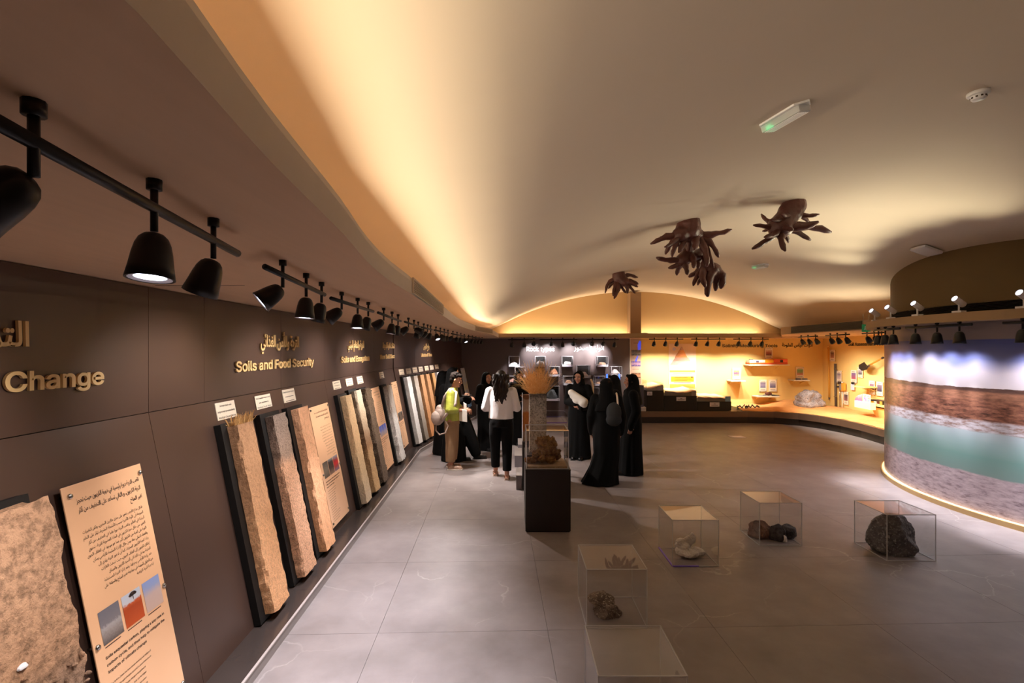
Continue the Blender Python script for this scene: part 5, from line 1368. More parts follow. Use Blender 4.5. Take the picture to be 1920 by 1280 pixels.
robed('person in charcoal scarf between the two robed persons at right, facing left', 1.72, 8.75, -84, 1.56, [A_FOLD, A_FOLDL], cloth='robe2', hem=(.22, .20))
robed('person in long black robe at the right end of the group, facing left', 1.91, 8.24, -88, 1.60, [A_DOWN, A_DOWNL], hem=(.21, .205), look=-4)
# things they hold
def at_local(T, p): return T @ Vector(p)
g = []
b0, b1 = Vector((-.10, -.215, 1.22)), Vector((.14, -.235, 1.06))
g = [cap(b0, b1, .060, .075), ell(b1 + Vector((-.02, -.01, -.01)), (.085, .07, .085)), ell(b0 + Vector((.03, 0, -.04)), (.065, .055, .085)), cap(b0.lerp(b1, .2) - UP * .04, b1 - UP * .05, .055, .06), ell((.02, -.235, 1.09), (.10, .05, .075))]
o = blob('bundle', [xf(q, T7) for q in g], 'paper', None, voxel=.010, smooth=2, base=True); tag(o, 'white folded cloth bundle hugged by the person facing us', 'bundle')
c = at(875, 744, 9.0)
root = thing('dish', 'dark dish with a brown lump held out above the green shirt', 'dish', c)
lathe('bowl', [(.02, 0), (.07, .01), (.095, .035), (.088, .035), (.06, .018), (.001, .012)], Matrix.Translation(c), 'black', root, 24, (True, False))
v, f = rock_geo((c.x, c.y, c.z + .012), (.06, .05, .035), 8, .3, 5, 3); mesh_obj('lump', v, f, br, root)
# small dark backpack of the nearest robed person
root = thing('backpack', 'dark backpack on the nearest robed person at right', 'backpack', T8 @ Vector((0, .2, 1.0)))
blob('bag', [xf(q, T8) for q in (ell((-.10, .205, 1.08), (.115, .065, .16)), ell((-.10, .215, .98), (.12, .06, .10)))], simple('dark grey bag', (36, 38, 40), .8), root, voxel=.012)
tube('strap', [T8 @ Vector(p) for p in ((-.16, .17, 1.19), (-.155, .08, 1.30), (-.15, -.02, 1.345), (-.15, -.13, 1.26))], .014, 'whitecard', root)
# white card under the bundle holder's hem
q = floor_at(1084, 857); root = thing('paper_sheet', 'pale crumpled sheet on the floor at the hem of the person with the bundle', 'paper', q)
mesh_obj('sheet', [(q.x - .08, q.y + .06, .012), (q.x + .0, q.y + .09, .03), (q.x + .09, q.y - .02, .012), (q.x - .01, q.y - .07, .002), (q.x + .01, q.y + .01, .04)], [(0, 4, 1), (1, 4, 2), (2, 4, 3), (3, 4, 0)], 'paper', root)

# person in the lime shirt
def lime_person():
    X, Y, a, H = -1.0, 8.6, 88, 1.60
    T = turn(X, Y, a); root = thing('person', 'person with short hair in a lime green shirt and khaki trousers, facing right', 'person', (X, Y, 0))
    TH = T @ Matrix.Translation((0, -.055, 0)) @ Matrix.Translation((0, 0, 1.45)) @ Matrix.Rotation(R(12), 4, 'X') @ Matrix.Translation((0, 0, -1.45))
    sh = [Vector((-.17, .0, 1.27)), Vector((.17, .0, 1.27))]
    elb = [Vector((-.235, .0, 1.02)), Vector((.235, .0, 1.02))]; wr = [Vector((-.10, -.24, .985)), Vector((.09, -.25, .985))]
    g = [xf(q, TH) for q in head_geos(H)]
    t = [cap((0, .01, .84), (0, .01, 1.14), .13, .12), cap(sh[0], sh[1], .055, .055), cap((0, .01, 1.1), (0, -.03, 1.34), .11, .055)]
    for s in (-1, 1): t += chain([(s * .085, .01, .82), (s * .085, 0, .44), (s * .08, .02, .07)], [.085, .057, .036])
    for i in (0, 1): t += arm_geos(sh[i], elb[i], wr[i], (.045, .037, .025))
    t += hand_geos(wr[0], (.55, -.8, -.1), (.7, .3, -.3)) + hand_geos(wr[1], (-.6, -.7, -.25), (-.6, .3, -.3))
    body = blob('body', g + [xf(q, T) for q in t], 'skin2', root, voxel=.008, smooth=2)
    face_parts(TH, H, root, body)
    z = H - .118; rng = random.Random(2)
    hg = [ell((0, .03, z + .052), (.083, .090, .078)), ell((0, .06, z + .0), (.074, .055, .075)), ell((0, -.045, z + .090), (.062, .048, .034))]
    for _ in range(46):
        th, ph = rng.uniform(0, 2 * PI), rng.uniform(.1, 1.25); p = Vector((.078 * math.cos(th) * math.sin(ph), .025 + .09 * math.sin(th) * math.sin(ph), z + .055 + .078 * math.cos(ph)))
        if p.y < -.06 and p.z < z + .07: continue
        d = Vector((rng.uniform(-.015, .015), rng.uniform(-.03, .01), rng.uniform(-.012, .015))); hg.append(cap(p, p + d, .014, .008, seg=6))
    blob('hair', [xf(q, TH) for q in hg], 'hair2', root, voxel=.008, smooth=1)
    sg = [loft([(.815, 0, .005, .165, .135), (.90, 0, .005, .172, .140), (1.03, 0, .008, .170, .135), (1.16, 0, .012, .178, .132), (1.27, 0, .012, .165, .108), (1.33, 0, -.01, .085, .075), (1.365, 0, -.025, .062, .062)], 40, .05, 7, (.8, 1.3), 2)]
    for i in (0, 1): sg += [cap(sh[i], elb[i] + Vector((0, 0, .0)), .078, .078), cap(elb[i], elb[i].lerp(wr[i], .30), .078, .068)]
    sg += [cap((-.05, -.045, 1.335), (.0, -.082, 1.29), .018, .016), cap((.05, -.045, 1.335), (.0, -.082, 1.29), .018, .016)]
    blob('shirt', [xf(q, T) for q in sg], 'lime', root, voxel=.010, smooth=2)
    tg = [loft([(.74, 0, .01, .165, .130), (.82, 0, .008, .158, .125), (.86, 0, .006, .150, .120)], 36)]
    for s in (-1, 1): tg.append(loft([(.135, s * .088, .02, .076, .082), (.30, s * .088, .012, .084, .092), (.45, s * .087, .005, .086, .096), (.62, s * .084, .01, .094, .108), (.80, s * .075, .012, .095, .118)], 24, .05, 5, (.1, .8), s))
    tr = blob('trousers', [xf(q, T) for q in tg], 'khaki', root, voxel=.011, smooth=2)
    tube('belt', [T @ Vector((.150 * math.cos(q), .006 + .122 * math.sin(q), .855)) for q in [2 * PI * i / 24 for i in range(25)]], .010, 'brown', tr, 6)
    for s, dy in ((-1, -.02), (1, .03)): 
        o = shoe(T, s * .09, dy, 'shoe_tan', root)
        for q in range(4): tube('lace', [T @ Vector((s * .09 - .02, dy - .03 - q * .022, .074 - q * .004)), T @ Vector((s * .09 + .02, dy - .035 - q * .022, .074 - q * .004))], .003, 'paper', o, 5)
    # taupe backpack slung on the right shoulder, hanging at the back
    bp = thing('backpack', 'taupe textured backpack slung behind the lime green shirt', 'backpack', T @ Vector((-.1, .2, .85)))
    bag = blob('bag', [xf(q, T) for q in (ell((-.13, .19, .92), (.105, .10, .15)), ell((-.13, .23, .86), (.11, .105, .12)), ell((-.12, .19, 1.02), (.08, .07, .07)))], 'bag', bp, voxel=.011, smooth=2)
    blob('front_pocket', [xf(q, T) for q in (ell((-.19, .24, .88), (.075, .09, .115)),)], 'bag', bp, voxel=.010)
    tube('strap', [T @ Vector(p) for p in ((-.15, .15, 1.06), (-.175, .10, 1.22), (-.165, .02, 1.345), (-.17, -.085, 1.30), (-.235, -.09, 1.12), (-.25, .03, .98), (-.21, .14, .84))], .025, 'bag', bp, 8)
    tube('strap', [T @ Vector(p) for p in ((-.10, .26, .80), (-.15, .25, .66), (-.20, .18, .60), (-.23, .08, .64), (-.20, .04, .75), (-.2, .10, .84))], .012, 'bag', bp, 8)
    pa = thing('paper_sheet', 'folded white sheet in the hand of the lime shirted person', 'paper', T @ Vector((-.10, -.2, .9)))
    box('sheet', (-.10, .10, -.075, .075, -.003, .003), 'paper', pa, T @ Matrix.Translation((-.15, -.20, .91)) @ Matrix.Rotation(R(80), 4, 'Y') @ Matrix.Rotation(R(25), 4, 'X') )
    box('sheet', (-.09, .08, -.05, .05, -.002, .002), 'paper', pa, T @ Matrix.Translation((-.12, -.23, 1.03)) @ Matrix.Rotation(R(70), 4, 'Y') @ Matrix.Rotation(R(55), 4, 'X') )
lime_person()

# person in the white blouse, seen from behind
def white_person():
    X, Y, a, H = -.17, 8.0, 176, 1.675
    T = turn(X, Y, a); root = thing('person', 'person with long wavy dark hair, white blouse and black trousers, seen from behind', 'person', (X, Y, 0))
    TH = T
    sh = [Vector((-.175, 0, 1.345)), Vector((.175, 0, 1.345))]; elb = [Vector((-.25, .01, 1.09)), Vector((.25, .01, 1.09))]; wr = [Vector((-.16, -.20, 1.07)), Vector((.15, -.20, 1.05))]
    g = [xf(q, TH) for q in head_geos(H)]
    t = [cap((0, .01, .92), (0, .01, 1.2), .13, .12), cap(sh[0], sh[1], .055, .055), cap((0, .01, 1.15), (0, 0, 1.43), .11, .055)]
    foot_p = [(-.10, .10), (.10, -.14)]
    for s, (fx, fy) in zip((-1, 1), foot_p): t += chain([(s * .088, .01, .90), (s * .095, fy * .35, .49), (fx, fy, .085), (fx, fy - .02, .045)], [.09, .058, .036, .032]); t += [cap((fx, fy + .03, .030), (fx, fy - .15, .020), .030, .024)]
    for i in (0, 1): t += arm_geos(sh[i], elb[i], wr[i], (.045, .037, .025))
    t += hand_geos(wr[0], (.6, -.8, .1), (.6, .3, -.5)) + hand_geos(wr[1], (-.6, -.8, .1), (-.6, .3, -.5))
    body = blob('body', g + [xf(q, T) for q in t], 'skin', root, voxel=.008, smooth=2); face_parts(TH, H, root, body)
    z = H - .118; rng = random.Random(4)
    hg = [ell((0, .028, z + .030), (.090, .098, .100)), ell((0, .055, z - .08), (.104, .078, .15)), ell((0, .085, z - .21), (.118, .062, .14)), ell((.01, .10, z - .33), (.095, .046, .11))]
    for i in range(34):
        x = rng.uniform(-.125, .125); ph = rng.uniform(0, 6); y0 = .075 + rng.uniform(0, .045); L = .47 - abs(x) * .8 + rng.uniform(-.04, .02)
        pts = []
        for j in range(9):
            q = j / 8; pts.append(Vector((x * (1 - .35 * q * q) + .016 * math.sin(q * 15 + ph), y0 + .035 * math.sin(q * 1.8) + .008 * math.cos(q * 14 + ph), z + .05 - L * q)))
        hg += chain(pts, [.016 - .008 * j / 8 for j in range(9)], 6)
    blob('hair', [xf(q, TH) for q in hg], 'hair', root, voxel=.008, smooth=1)
    sg = [loft([(.925, 0, .01, .190, .148), (.98, 0, .01, .190, .148), (1.10, 0, .012, .180, .140), (1.22, 0, .014, .188, .138), (1.33, 0, .012, .185, .112), (1.385, 0, .010, .13, .088), (1.42, 0, .008, .085, .078)], 40, .035, 6, (.9, 1.35), 1)]
    for i in (0, 1): sg += [cap(sh[i], elb[i], .076, .064), cap(elb[i], elb[i].lerp(wr[i], .92), .064, .045)]
    blob('blouse', [xf(q, T) for q in sg], 'blouse', root, voxel=.010, smooth=2)
    tg = [loft([(.80, 0, .02, .18, .145), (.90, 0, .018, .178, .140), (.97, 0, .015, .165, .128)], 36), ell((-.075, .075, .87), (.09, .075, .10)), ell((.075, .075, .87), (.09, .075, .10))]
    for s, (fx, fy) in zip((-1, 1), foot_p): tg.append(loft([(.135, fx, fy, .068, .075), (.33, fx * .98, fy * .65, .074, .082), (.50, s * .096, fy * .35, .082, .090), (.68, s * .092, .01, .096, .108), (.86, s * .085, .015, .100, .125)], 24, .04, 5, (.1, .8), s))
    blob('trousers', [xf(q, T) for q in tg], 'trouser', root, voxel=.011, smooth=2)
    for s, (fx, fy) in zip((-1, 1), foot_p):
        D = T @ Matrix.Translation((fx, fy, 0))
        o = box('sandal', (-.036, .036, -.185, .070, .0, .014), 'shoe_tan', root, D, bev=.005); box('heel', (-.026, .026, .03, .068, 0, .035), 'shoe_tan', o, D, bev=.004)
        tube('strap', [D @ Vector(p) for p in ((-.036, .0, .012), (-.038, .03, .07), (0, .062, .085), (.038, .03, .07), (.036, .0, .012))], .006, 'shoe_tan', o, 6)
white_person()

# ================================================================== YELLOW WALL EXHIBITS
def wbox(T, px0, px1, py0, py1, z0, z1):
    """pixel rectangle on plane z0 of wall frame T -> box bounds"""
    xa, ya_ = hit(px0, py1, T, z1); xb_, yb_ = hit(px1, py0, T, z1)
    return (min(xa, xb_), max(xa, xb_), min(ya_, yb_), max(ya_, yb_), z0, z1)
# stepped dark blocks with sand landscapes in clear troughs
for i, (a, b, t, st, lab, cardx, cols) in enumerate([(1212.5, 1244.5, 732, 720, 'tallest dark step block with a sand slope, left of three', (1213.5, 1223, 734, 741), ((176, 140, 96), (150, 140, 126))), (1245.5, 1306.5, 742, 729, 'middle dark step block with a sand valley, below the pyramid poster', (1268.5, 1286, 744, 751.5), ((186, 156, 110), (120, 110, 96))), (1307.5, 1371, 752.5, 741, 'lowest dark step block with a grey ridge and a blue patch, right of three', (1331, 1349, 754, 762), ((190, 150, 120), (120, 112, 104)))]):
    Y0, Y1 = 14.05, 15.2; x0, x1 = xr(a, Y0), xr(b, Y0); zt = CAM_H - (t - HY) * Y0 / F
    root = thing('step_block', lab, 'block', ((x0 + x1) / 2, Y0, .322), 'dark stepped blocks')
    box('body', (x0, x1, Y0, Y1, .322, zt), 'black', root)
    p0, p1 = at(cardx[0], cardx[3], Y0 - .012), at(cardx[1], cardx[2], Y0 - .012)
    cb = box('card', (p0.x, p1.x, Y0 - .012, Y0 - .001, p0.z, p1.z), 'whitebase', root)
    for q, (u0, u1) in enumerate(((.4, .6), (.15, .85))): zz = p1.z - (p1.z - p0.z) * (.42 + .32 * q); box('print', (p0.x + (p1.x - p0.x) * u0, p0.x + (p1.x - p0.x) * u1, Y0 - .0135, Y0 - .012, zz, zz + .012), 'ink', cb)
    hz = (t - st) * Y0 / F
    def prof(u): return (.35 + .65 * u ** 1.2, .95 - 1.6 * u * (1 - u) * (1.0 if u < .6 else 1.1) * .9, .85 - .25 * u + .06 * math.sin(u * 21))[i]
    n = 24; v, f = [], []
    m = 8
    for j in range(m + 1):
        for k in range(n + 1):
            u = k / n; y = Y0 + .015 + (Y1 - Y0 - .05) * j / m
            v.append((x0 + .015 + (x1 - x0 - .03) * u, y, zt + hz * max(.12, prof(u) * .8 + .22 * j / m + .06 * noise.noise(Vector((u * 6, j * .7, i * 9))))))
    for j in range(m):
        for k in range(n): f.append((j * (n + 1) + k, j * (n + 1) + k + 1, (j + 1) * (n + 1) + k + 1, (j + 1) * (n + 1) + k))
    b0 = len(v)
    for k in range(n + 1): v.append((v[k][0], v[k][1], zt + .001))
    for k in range(n): f.append((b0 + k, b0 + k + 1, k + 1, k))
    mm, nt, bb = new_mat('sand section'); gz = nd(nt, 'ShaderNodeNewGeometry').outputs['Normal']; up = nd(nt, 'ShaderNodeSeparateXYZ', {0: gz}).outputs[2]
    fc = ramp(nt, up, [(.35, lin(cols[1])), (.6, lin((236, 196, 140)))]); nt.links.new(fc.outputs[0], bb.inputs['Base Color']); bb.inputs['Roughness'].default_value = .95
    fix_normals(mesh_obj('sand', v, f, mm, root))
    for bb_ in ((x0 + .004, x1 - .004, Y0 + .003, Y0 + .007, zt, zt + hz), (x0 + .004, x0 + .008, Y0 + .007, Y1 - .03, zt, zt + hz * 1.6), (x1 - .008, x1 - .004, Y0 + .007, Y1 - .03, zt, zt + hz * 1.2)): box('pane', bb_, 'acrylic', root)
    if i == 2: box('blue_patch', (x1 - .16, x1 - .012, Y0 + .008, Y0 + .012, zt, zt + hz * .85), simple('pale blue', (130, 170, 214), .4), root)
    else: box('grey_patch', (x1 - (.17 if i == 0 else .14), x1 - .012, Y0 + .008, Y0 + .012, zt, zt + hz * .7), simple('pale grey', (150, 140, 136), .5), root)

# the sand bed between kerb and walls
KB = [(6.30, 13.95), (6.9, 13.86), (7.3, 13.65), (7.58, 13.4), (7.78, 12.95), (7.90, 12.3), (7.92, 11.6), (7.85, 10.9), (7.72, 10.2), (7.54, 9.6), (7.3, 9.0)]
WB = [(6.30, 15.28), (7.5, 15.28), (8.3, 15.28), (9.0, 15.27), (9.22, 14.8), (9.14, 13.9), (9.06, 13.0), (8.98, 12.0), (8.90, 11.0), (8.82, 10.2), (8.74, 9.2)]
def poly_at(P, u):
    q = u * (len(P) - 1); i = min(int(q), len(P) - 2); k = q - i; a, b = Vector(P[i]), Vector(P[i + 1]); return a.lerp(b, k)
def sand_z(u, d):
    p = poly_at(KB, u).lerp(poly_at(WB, u), d)
    z = .330 + .05 * sstep(0, .3, d) + .05 * noise.noise(Vector((p.x * 1.1, p.y * 1.1, 3))) * sstep(0, .25, d) + .015 * noise.noise(Vector((p.x * 4, p.y * 4, 1)))
    z += .13 * math.exp(-((p.x - 8.25) / .7) ** 2 - ((p.y - 15.0) / .55) ** 2) + .10 * sstep(.5, 1, d) * sstep(.5, .9, u)
    return p, max(z, .327)
nu, nv = 90, 22; v, f = [], []
for j in range(nv + 1):
    for i in range(nu + 1):
        d = j / nv; p, z = sand_z(i / nu, d)
        if j == 0: p2, _ = sand_z(i / nu, .02 + .035 * (noise.noise(Vector((i * .25, 0, 0))) + .4)); p = p2; z = .3235
        v.append((p.x, p.y, z))
for j in range(nv):
    for i in range(nu): f.append((j * (nu + 1) + i, j * (nu + 1) + i + 1, (j + 1) * (nu + 1) + i + 1, (j + 1) * (nu + 1) + i))
sb = mesh_obj('sand_bed', v, f, 'sand', smooth=True, base=True)
tag(sb, 'rippled orange sand spread along the platform below the yellow walls', 'sand', kind='stuff')
p0, p1 = at(1489, 766, 14.45), at(1547, 728, 14.45)
gs = []
for (px, py, rx, rz, dy) in ((1506, 748, .19, .19, 0), (1524, 746, .20, .22, .05), (1535, 756, .17, .14, 0), (1501, 757, .16, .13, .03), (1517, 759, .30, .13, -.04), (1514, 739, .15, .13, .05), (1528, 741, .13, .12, .03)):
    c = at(px, py, 14.45 + dy); gs.append(ell(c, (rx, .26, rz)))
bo = blob('boulder', gs, rocky('granite', (128, 120, 122), (190, 182, 184), 7, .6, .85, speck=(90, 84, 88)), None, voxel=.022, smooth=1, base=True)
for v in bo.data.vertices:
    q = v.co.copy(); v.co = q * (1 + .10 * noise.noise(q * 5) + .05 * noise.noise(q * 14))
bo.data.polygons.foreach_set('use_smooth', [False] * len(bo.data.polygons))
tag(bo, 'big grey granite boulder on the orange sand', 'boulder')
# iron clamps lying on the sand
for i, (a, b, t, bt) in enumerate(((1382, 1397, 757, 768), (1397, 1405, 754, 764), (1399, 1412, 763, 768.5), (1410, 1424, 758, 767))):
    Y0 = 14.25; p, q = at(a, bt, Y0), at(b, t, Y0); c = (p + q) / 2; L = (q.x - p.x) / 2; s_ = -1 if i == 3 else 1
    root = thing('clamp', ['dark iron clamp on the sand, left of four', 'small dark iron clamp standing between the others', 'thin iron bar clamp lying in front of the others', 'dark iron clamp on the sand, right of four'][i], 'clamp', (c.x, Y0, .335), 'iron clamps on the sand')
    z0 = .345
    tube('arm', [(c.x - s_ * L, Y0, z0 + .05), (c.x - s_ * L * .3, Y0, z0 + .09), (c.x + s_ * L * .2, Y0, z0 + .04), (c.x + s_ * L, Y0 + .02, z0 + .12)], [.016, .024, .02, .012], 'iron', root)
    tube('jaw', [(c.x + s_ * L * .2, Y0, z0 + .04), (c.x + s_ * L * .6, Y0 - .03, z0), (c.x + s_ * L, Y0 - .03, z0 - .005)], [.02, .016, .012], 'iron', root)
    tube('handle', [(c.x - s_ * L, Y0 - .05, z0), (c.x - s_ * L * .9, Y0, z0 + .05), (c.x - s_ * L * .8, Y0 + .05, z0 + .09)], .011, 'iron', root)
    lathe('knob', [(.001, -.02), (.022, -.012), (.022, .012), (.001, .02)], Matrix.Translation((c.x - s_ * L, Y0 - .05, z0 + .01)), 'iron', root, 10)
# poster with the pyramid
T = BW
root = thing('poster', 'pinkish poster with a coloured pyramid and amber box between the track lights', 'poster', (at(1279, 735, YB)))
b = wbox(T, 1254, 1305, 644, 736, .0, .012)
box('board', b, simple('poster paper', (250, 214, 180), .4, var=.02), root, T)
def pb(nm, px0, px1, py0, py1, m, z=.0125, th=.001): q = wbox(T, px0, px1, py0, py1, z, z + th); return box(nm, q, m, root, T)
for (y0, y1, w0, w1, cc, xo) in ((650, 656, 1, 4, (190, 150, 130), 0), (656, 663, 4, 8, (236, 160, 90), -1), (663, 670, 8, 12, (240, 150, 80), -2), (670, 677, 12, 17, (200, 150, 130), 0), (677, 684, 17, 22, (186, 170, 160), 0)):
    c0 = 1278 + xo * .5; P = [hit(c0 + s * w_, y, T, .014) for s, w_, y in ((-1, w1, y1), (1, w1, y1), (1, w0, y0), (-1, w0, y0))]
    quad('pyramid_step', [T @ Vector((x, y, .014)) for x, y in P], picture('pyramid print', [(0, tuple(x * .75 for x in cc)), (.5, cc), (1, tuple(min(255, x * 1.1) for x in cc))], 0, 9, .8), root)
x_, y_ = hit(1264, 654, T, .014); lathe('badge', [(.001, 0), (.05, 0)], T @ Matrix.Translation((x_, y_, .014)), simple('pale violet', (206, 196, 226), .4), root, 20)
for (a, bb_, y0, y1, m) in ((1255.5, 1303.5, 694, 697.8, 'ochre'), (1255.5, 1303.5, 720, 728.5, 'ochre'), (1258, 1301, 705.5, 715.5, 'amberprint')): pb('band', a, bb_, y0, y1, m)
pb('mark', 1296, 1299, 706, 708, 'black', .0138)
for (a, bb_, y) in ((1260, 1279, 689), (1287, 1300, 689), (1262, 1297, 700.5), (1256.5, 1303, 703), (1264, 1290, 707.5), (1264, 1298, 710.5), (1264, 1289, 713.5), (1263, 1296, 717.5)): pb('print', a, bb_, y - .35, y + .35, 'ink', .0138)
# the taupe strip of photos at the corner of the rock wall
root = thing('photo_strip', 'narrow taupe strip with three small photos and a painted blue glow beside the rock wall', 'poster', at(1193, 735, YB))
b = wbox(T, 1182.5, 1202.5, 634, 735, .0, .012); box('board', b, simple('taupe board', (190, 160, 140), .5), root, T)
ph = [picture('grey stone photo', [(0, (40, 40, 44)), (.4, (150, 150, 156)), (1, (30, 30, 34))], 2, 5, 1.0), picture('blue stone photo', [(0, (20, 30, 120)), (.5, (190, 150, 170)), (1, (30, 40, 160))], 2, 5, 1.0), picture('brown stone photo', [(0, (50, 36, 30)), (.5, (190, 130, 96)), (1, (40, 30, 28))], 2, 5, 1.0)]
for (y0, y1), mm in zip(((656, 666), (677, 686.5), (699, 708.5)), ph): pb('photo', 1184, 1201, y0, y1, mm)
for (a, bb_, y) in ((1188, 1198, 643), (1186, 1199, 671), (1186, 1198, 692), (1186, 1198, 714)): pb('print', a, bb_, y - .3, y + .3, 'ink')
P = [hit(x, y, T, .0145) for x, y in ((1196, 656), (1201.5, 655), (1202, 640), (1199, 638), (1195.5, 646))]
mesh_obj('painted_blue_glow', [T @ Vector((x, y, .0145)) for x, y in P], [(0, 1, 2, 3, 4)], emit('painted blue glow', (70, 80, 240), .5), root)  # blue light on the strip put in as glowing patches
P = [hit(x, y, T, .0145) for x, y in ((1190, 677), (1194, 677), (1197, 667), (1195, 666))]
mesh_obj('painted_blue_glow', [T @ Vector((x, y, .0145)) for x, y in P], [(0, 1, 2, 3)], emit('painted blue glow', (80, 90, 240), .4), root)
box('pale_edge', wbox(T, 1181, 1182.3, 634, 720, .0, .02), 'card', root, T)  # cream strip along the left side of the board

# info cards on bolts, wall shelves and instruments
def info_card(label, T, px0, px1, py0, py1, m, split=(.30, .78), group='picture cards on the yellow walls'):
    b = wbox(T, px0, px1, py0, py1, .03, .036)
    root = thing('picture_card', label, 'card', T @ Vector((b[0], b[2], .03)), group)
    box('board', b, 'whitecard', root, T)
    W, H = b[1] - b[0], b[3] - b[2]
    box('photo', (b[0] + W * .14, b[1] - W * .14, b[2] + H * split[0], b[2] + H * split[1], .0361, .037), m, root, T)
    for q in (.10, .18, .86): box('print', (b[0] + W * .2, b[1] - W * .2, b[2] + H * q, b[2] + H * (q + .02), .0361, .0368), 'ink', root, T)
    for x in (b[0] + W * .1, b[1] - W * .1):
        for y in (b[2] + H * .05, b[3] - H * .05): tube('bolt', [T @ Vector((x, y, 0)), T @ Vector((x, y, .042))], .008, 'steel', root, 8)
pm = lambda n, *c: picture(n, [(i / (len(c) - 1), q) for i, q in enumerate(c)], 2, 7, .9)
info_card('picture card above the small shelf, right of the stepped blocks', BW, 1373.5, 1388.5, 689.5, 711, pm('violet photo', (226, 170, 120), (90, 70, 120), (236, 180, 90)))
info_card('picture card above the orange case', BW, 1434, 1449, 651, 673, pm('reddish photo', (70, 36, 30), (150, 60, 40), (226, 196, 170)))
info_card('left one of two cards above the brown roll', BW, 1423.5, 1437.5, 711.5, 733.5, pm('bluish photo', (110, 110, 140), (150, 140, 170), (120, 110, 130)))
info_card('right one of two cards above the brown roll', BW, 1441.5, 1456.5, 711.5, 733.5, pm('bluish photo', (90, 90, 120), (130, 120, 150), (200, 190, 190)))
info_card('picture card with a green photo above the white-topped shelf', BW, 1492.5, 1507.5, 687.5, 709, pm('green photo', (200, 90, 96), (120, 150, 90), (110, 160, 100)))
RWc = [(1556, 1565, 655.5, 677, 'card beside the long ochre rod', ((190, 130, 110), (90, 70, 80))), (1568.5, 1577.5, 695, 717, 'card beside the dark measuring stick', ((226, 200, 190), (120, 110, 130))), (1581.5, 1590.5, 734.5, 757.5, 'lowest card, below the ochre gauge', ((150, 90, 90), (70, 60, 70))), (1595, 1606, 694, 717, 'card with a red and violet photo left of the spade', ((180, 80, 90), (120, 110, 160))), (1608, 1617.5, 689, 707, 'card half behind the spade blade', ((60, 56, 70), (190, 180, 190))), (1629, 1640, 714, 738.5, 'left one of two cards beside the mural edge', ((70, 60, 80), (150, 120, 150))), (1643, 1655, 716, 741, 'right one of two cards beside the mural edge', ((60, 60, 80), (130, 110, 140)))]
for a, b_, c_, d_, lab, cl_ in RWc: info_card('picture ' + lab, RW, a, b_, c_, d_, pm('tool photo', *cl_))
def shelf(label, T, px0, px1, py0, py1, depth=.30, bracket=True, group='small wall shelves'):
    b = wbox(T, px0, px1, py0, py1, 0, depth)
    root = thing('wall_shelf', label, 'shelf', T @ Vector((b[0], b[2], 0)), group)
    box('board', (b[0], b[1], b[3] - .035, b[3], 0, depth), 'card' if T is BW else 'yellow', root, T, bev=.004)
    if bracket:
        for q in (.2, .8): x = b[0] + (b[1] - b[0]) * q; tube('bracket', [T @ Vector((x, b[3] - .12, .005)), T @ Vector((x, b[3] - .04, depth * .6))], .012, 'yellow', root, 6)
    return b
s1 = shelf('small pale shelf right of the stepped blocks', BW, 1370.5, 1398.5, 713, 717, .32)
s2 = shelf('long pale shelf carrying the orange case', BW, 1403, 1481, 683, 687.5, .34)
s3 = shelf('pale shelf carrying the brown roll, low between the cards', BW, 1420, 1462, 742.5, 748.5, .36)
s4 = shelf('white-topped shelf above the boulder', BW, 1489.5, 1519, 712, 717, .36)
def wx(px, T, z): return hit(px, 690, T, z)[0]
# orange case in two halves
x0, x1, xm = wx(1405, BW, .3), wx(1477, BW, .3), wx(1442, BW, .3); zs = s2[3]
root = thing('instrument_case', 'open orange instrument case, pale lid half left and orange half right', 'case', BW @ Vector(((x0 + x1) / 2, zs, .16)))
box('tray', (x0, x1, zs + .001, zs + .05, .04, .30), 'orange', root, BW, bev=.008)
box('lid_half', (x0 + .02, xm - .1, zs + .05, zs + .13, .06, .28), 'whitecard', root, BW, bev=.006)
box('lining', (xm - .1, xm + .14, zs + .05, zs + .145, .05, .29), 'amberprint', root, BW, bev=.006)
box('body', (xm + .14, x1, zs + .05, zs + .16, .04, .30), 'orange', root, BW, bev=.012)
box('latch', (x1 - .22, x1 - .14, zs + .06, zs + .13, .30, .306), 'black', root, BW); box('handle', (xm - .5, xm - .42, zs + .13, zs + .15, .1, .2), 'iron', root, BW)
box('latch', (x0 + .2, x0 + .28, zs + .06, zs + .11, .30, .306), 'bluegrey', root, BW)
# brown roll and rod on shelf 3
zs = s3[3]; xa_, xb_ = wx(1437, BW, .25), wx(1457, BW, .25)
root = thing('leather_roll', 'brown leather roll lying on the low shelf', 'roll', BW @ Vector((xa_, zs, .2)))
lathe('roll', [(.001, 0), (.04, .01), (.05, .06), (.05, .14), (.04, .19), (.001, .2)], BW @ frame3((xa_ - .02, zs + .052, .2), Vector((0, 1, 0)), Vector((0, 0, 1)), Vector((1, 0, 0))), 'brown', root, 16)
tube('tie', [BW @ Vector((xa_ + .08 , zs + .052 + .053 * math.cos(q), .2 + .053 * math.sin(q))) for q in [2 * PI * i / 16 for i in range(17)]], .006, 'black', root, 6)
root = thing('probe', 'short black probe on the low shelf beside the brown roll', 'probe', BW @ Vector((xb_, zs, .25)))
tube('barrel', [BW @ Vector((xa_ + .14, zs + .024, .28)), BW @ Vector((xb_ + .05, zs + .020, .28))], [.022, .012], 'black', root, 10); tube('tip', [BW @ Vector((xb_ + .05, zs + .020, .28)), BW @ Vector((xb_ + .10, zs + .020, .28))], [.010, .004], 'steel', root, 8)
xa_ = wx(1425, BW, .25); root = thing('probe', 'pale probe at the left of the low shelf', 'probe', BW @ Vector((xa_, zs, .25)))
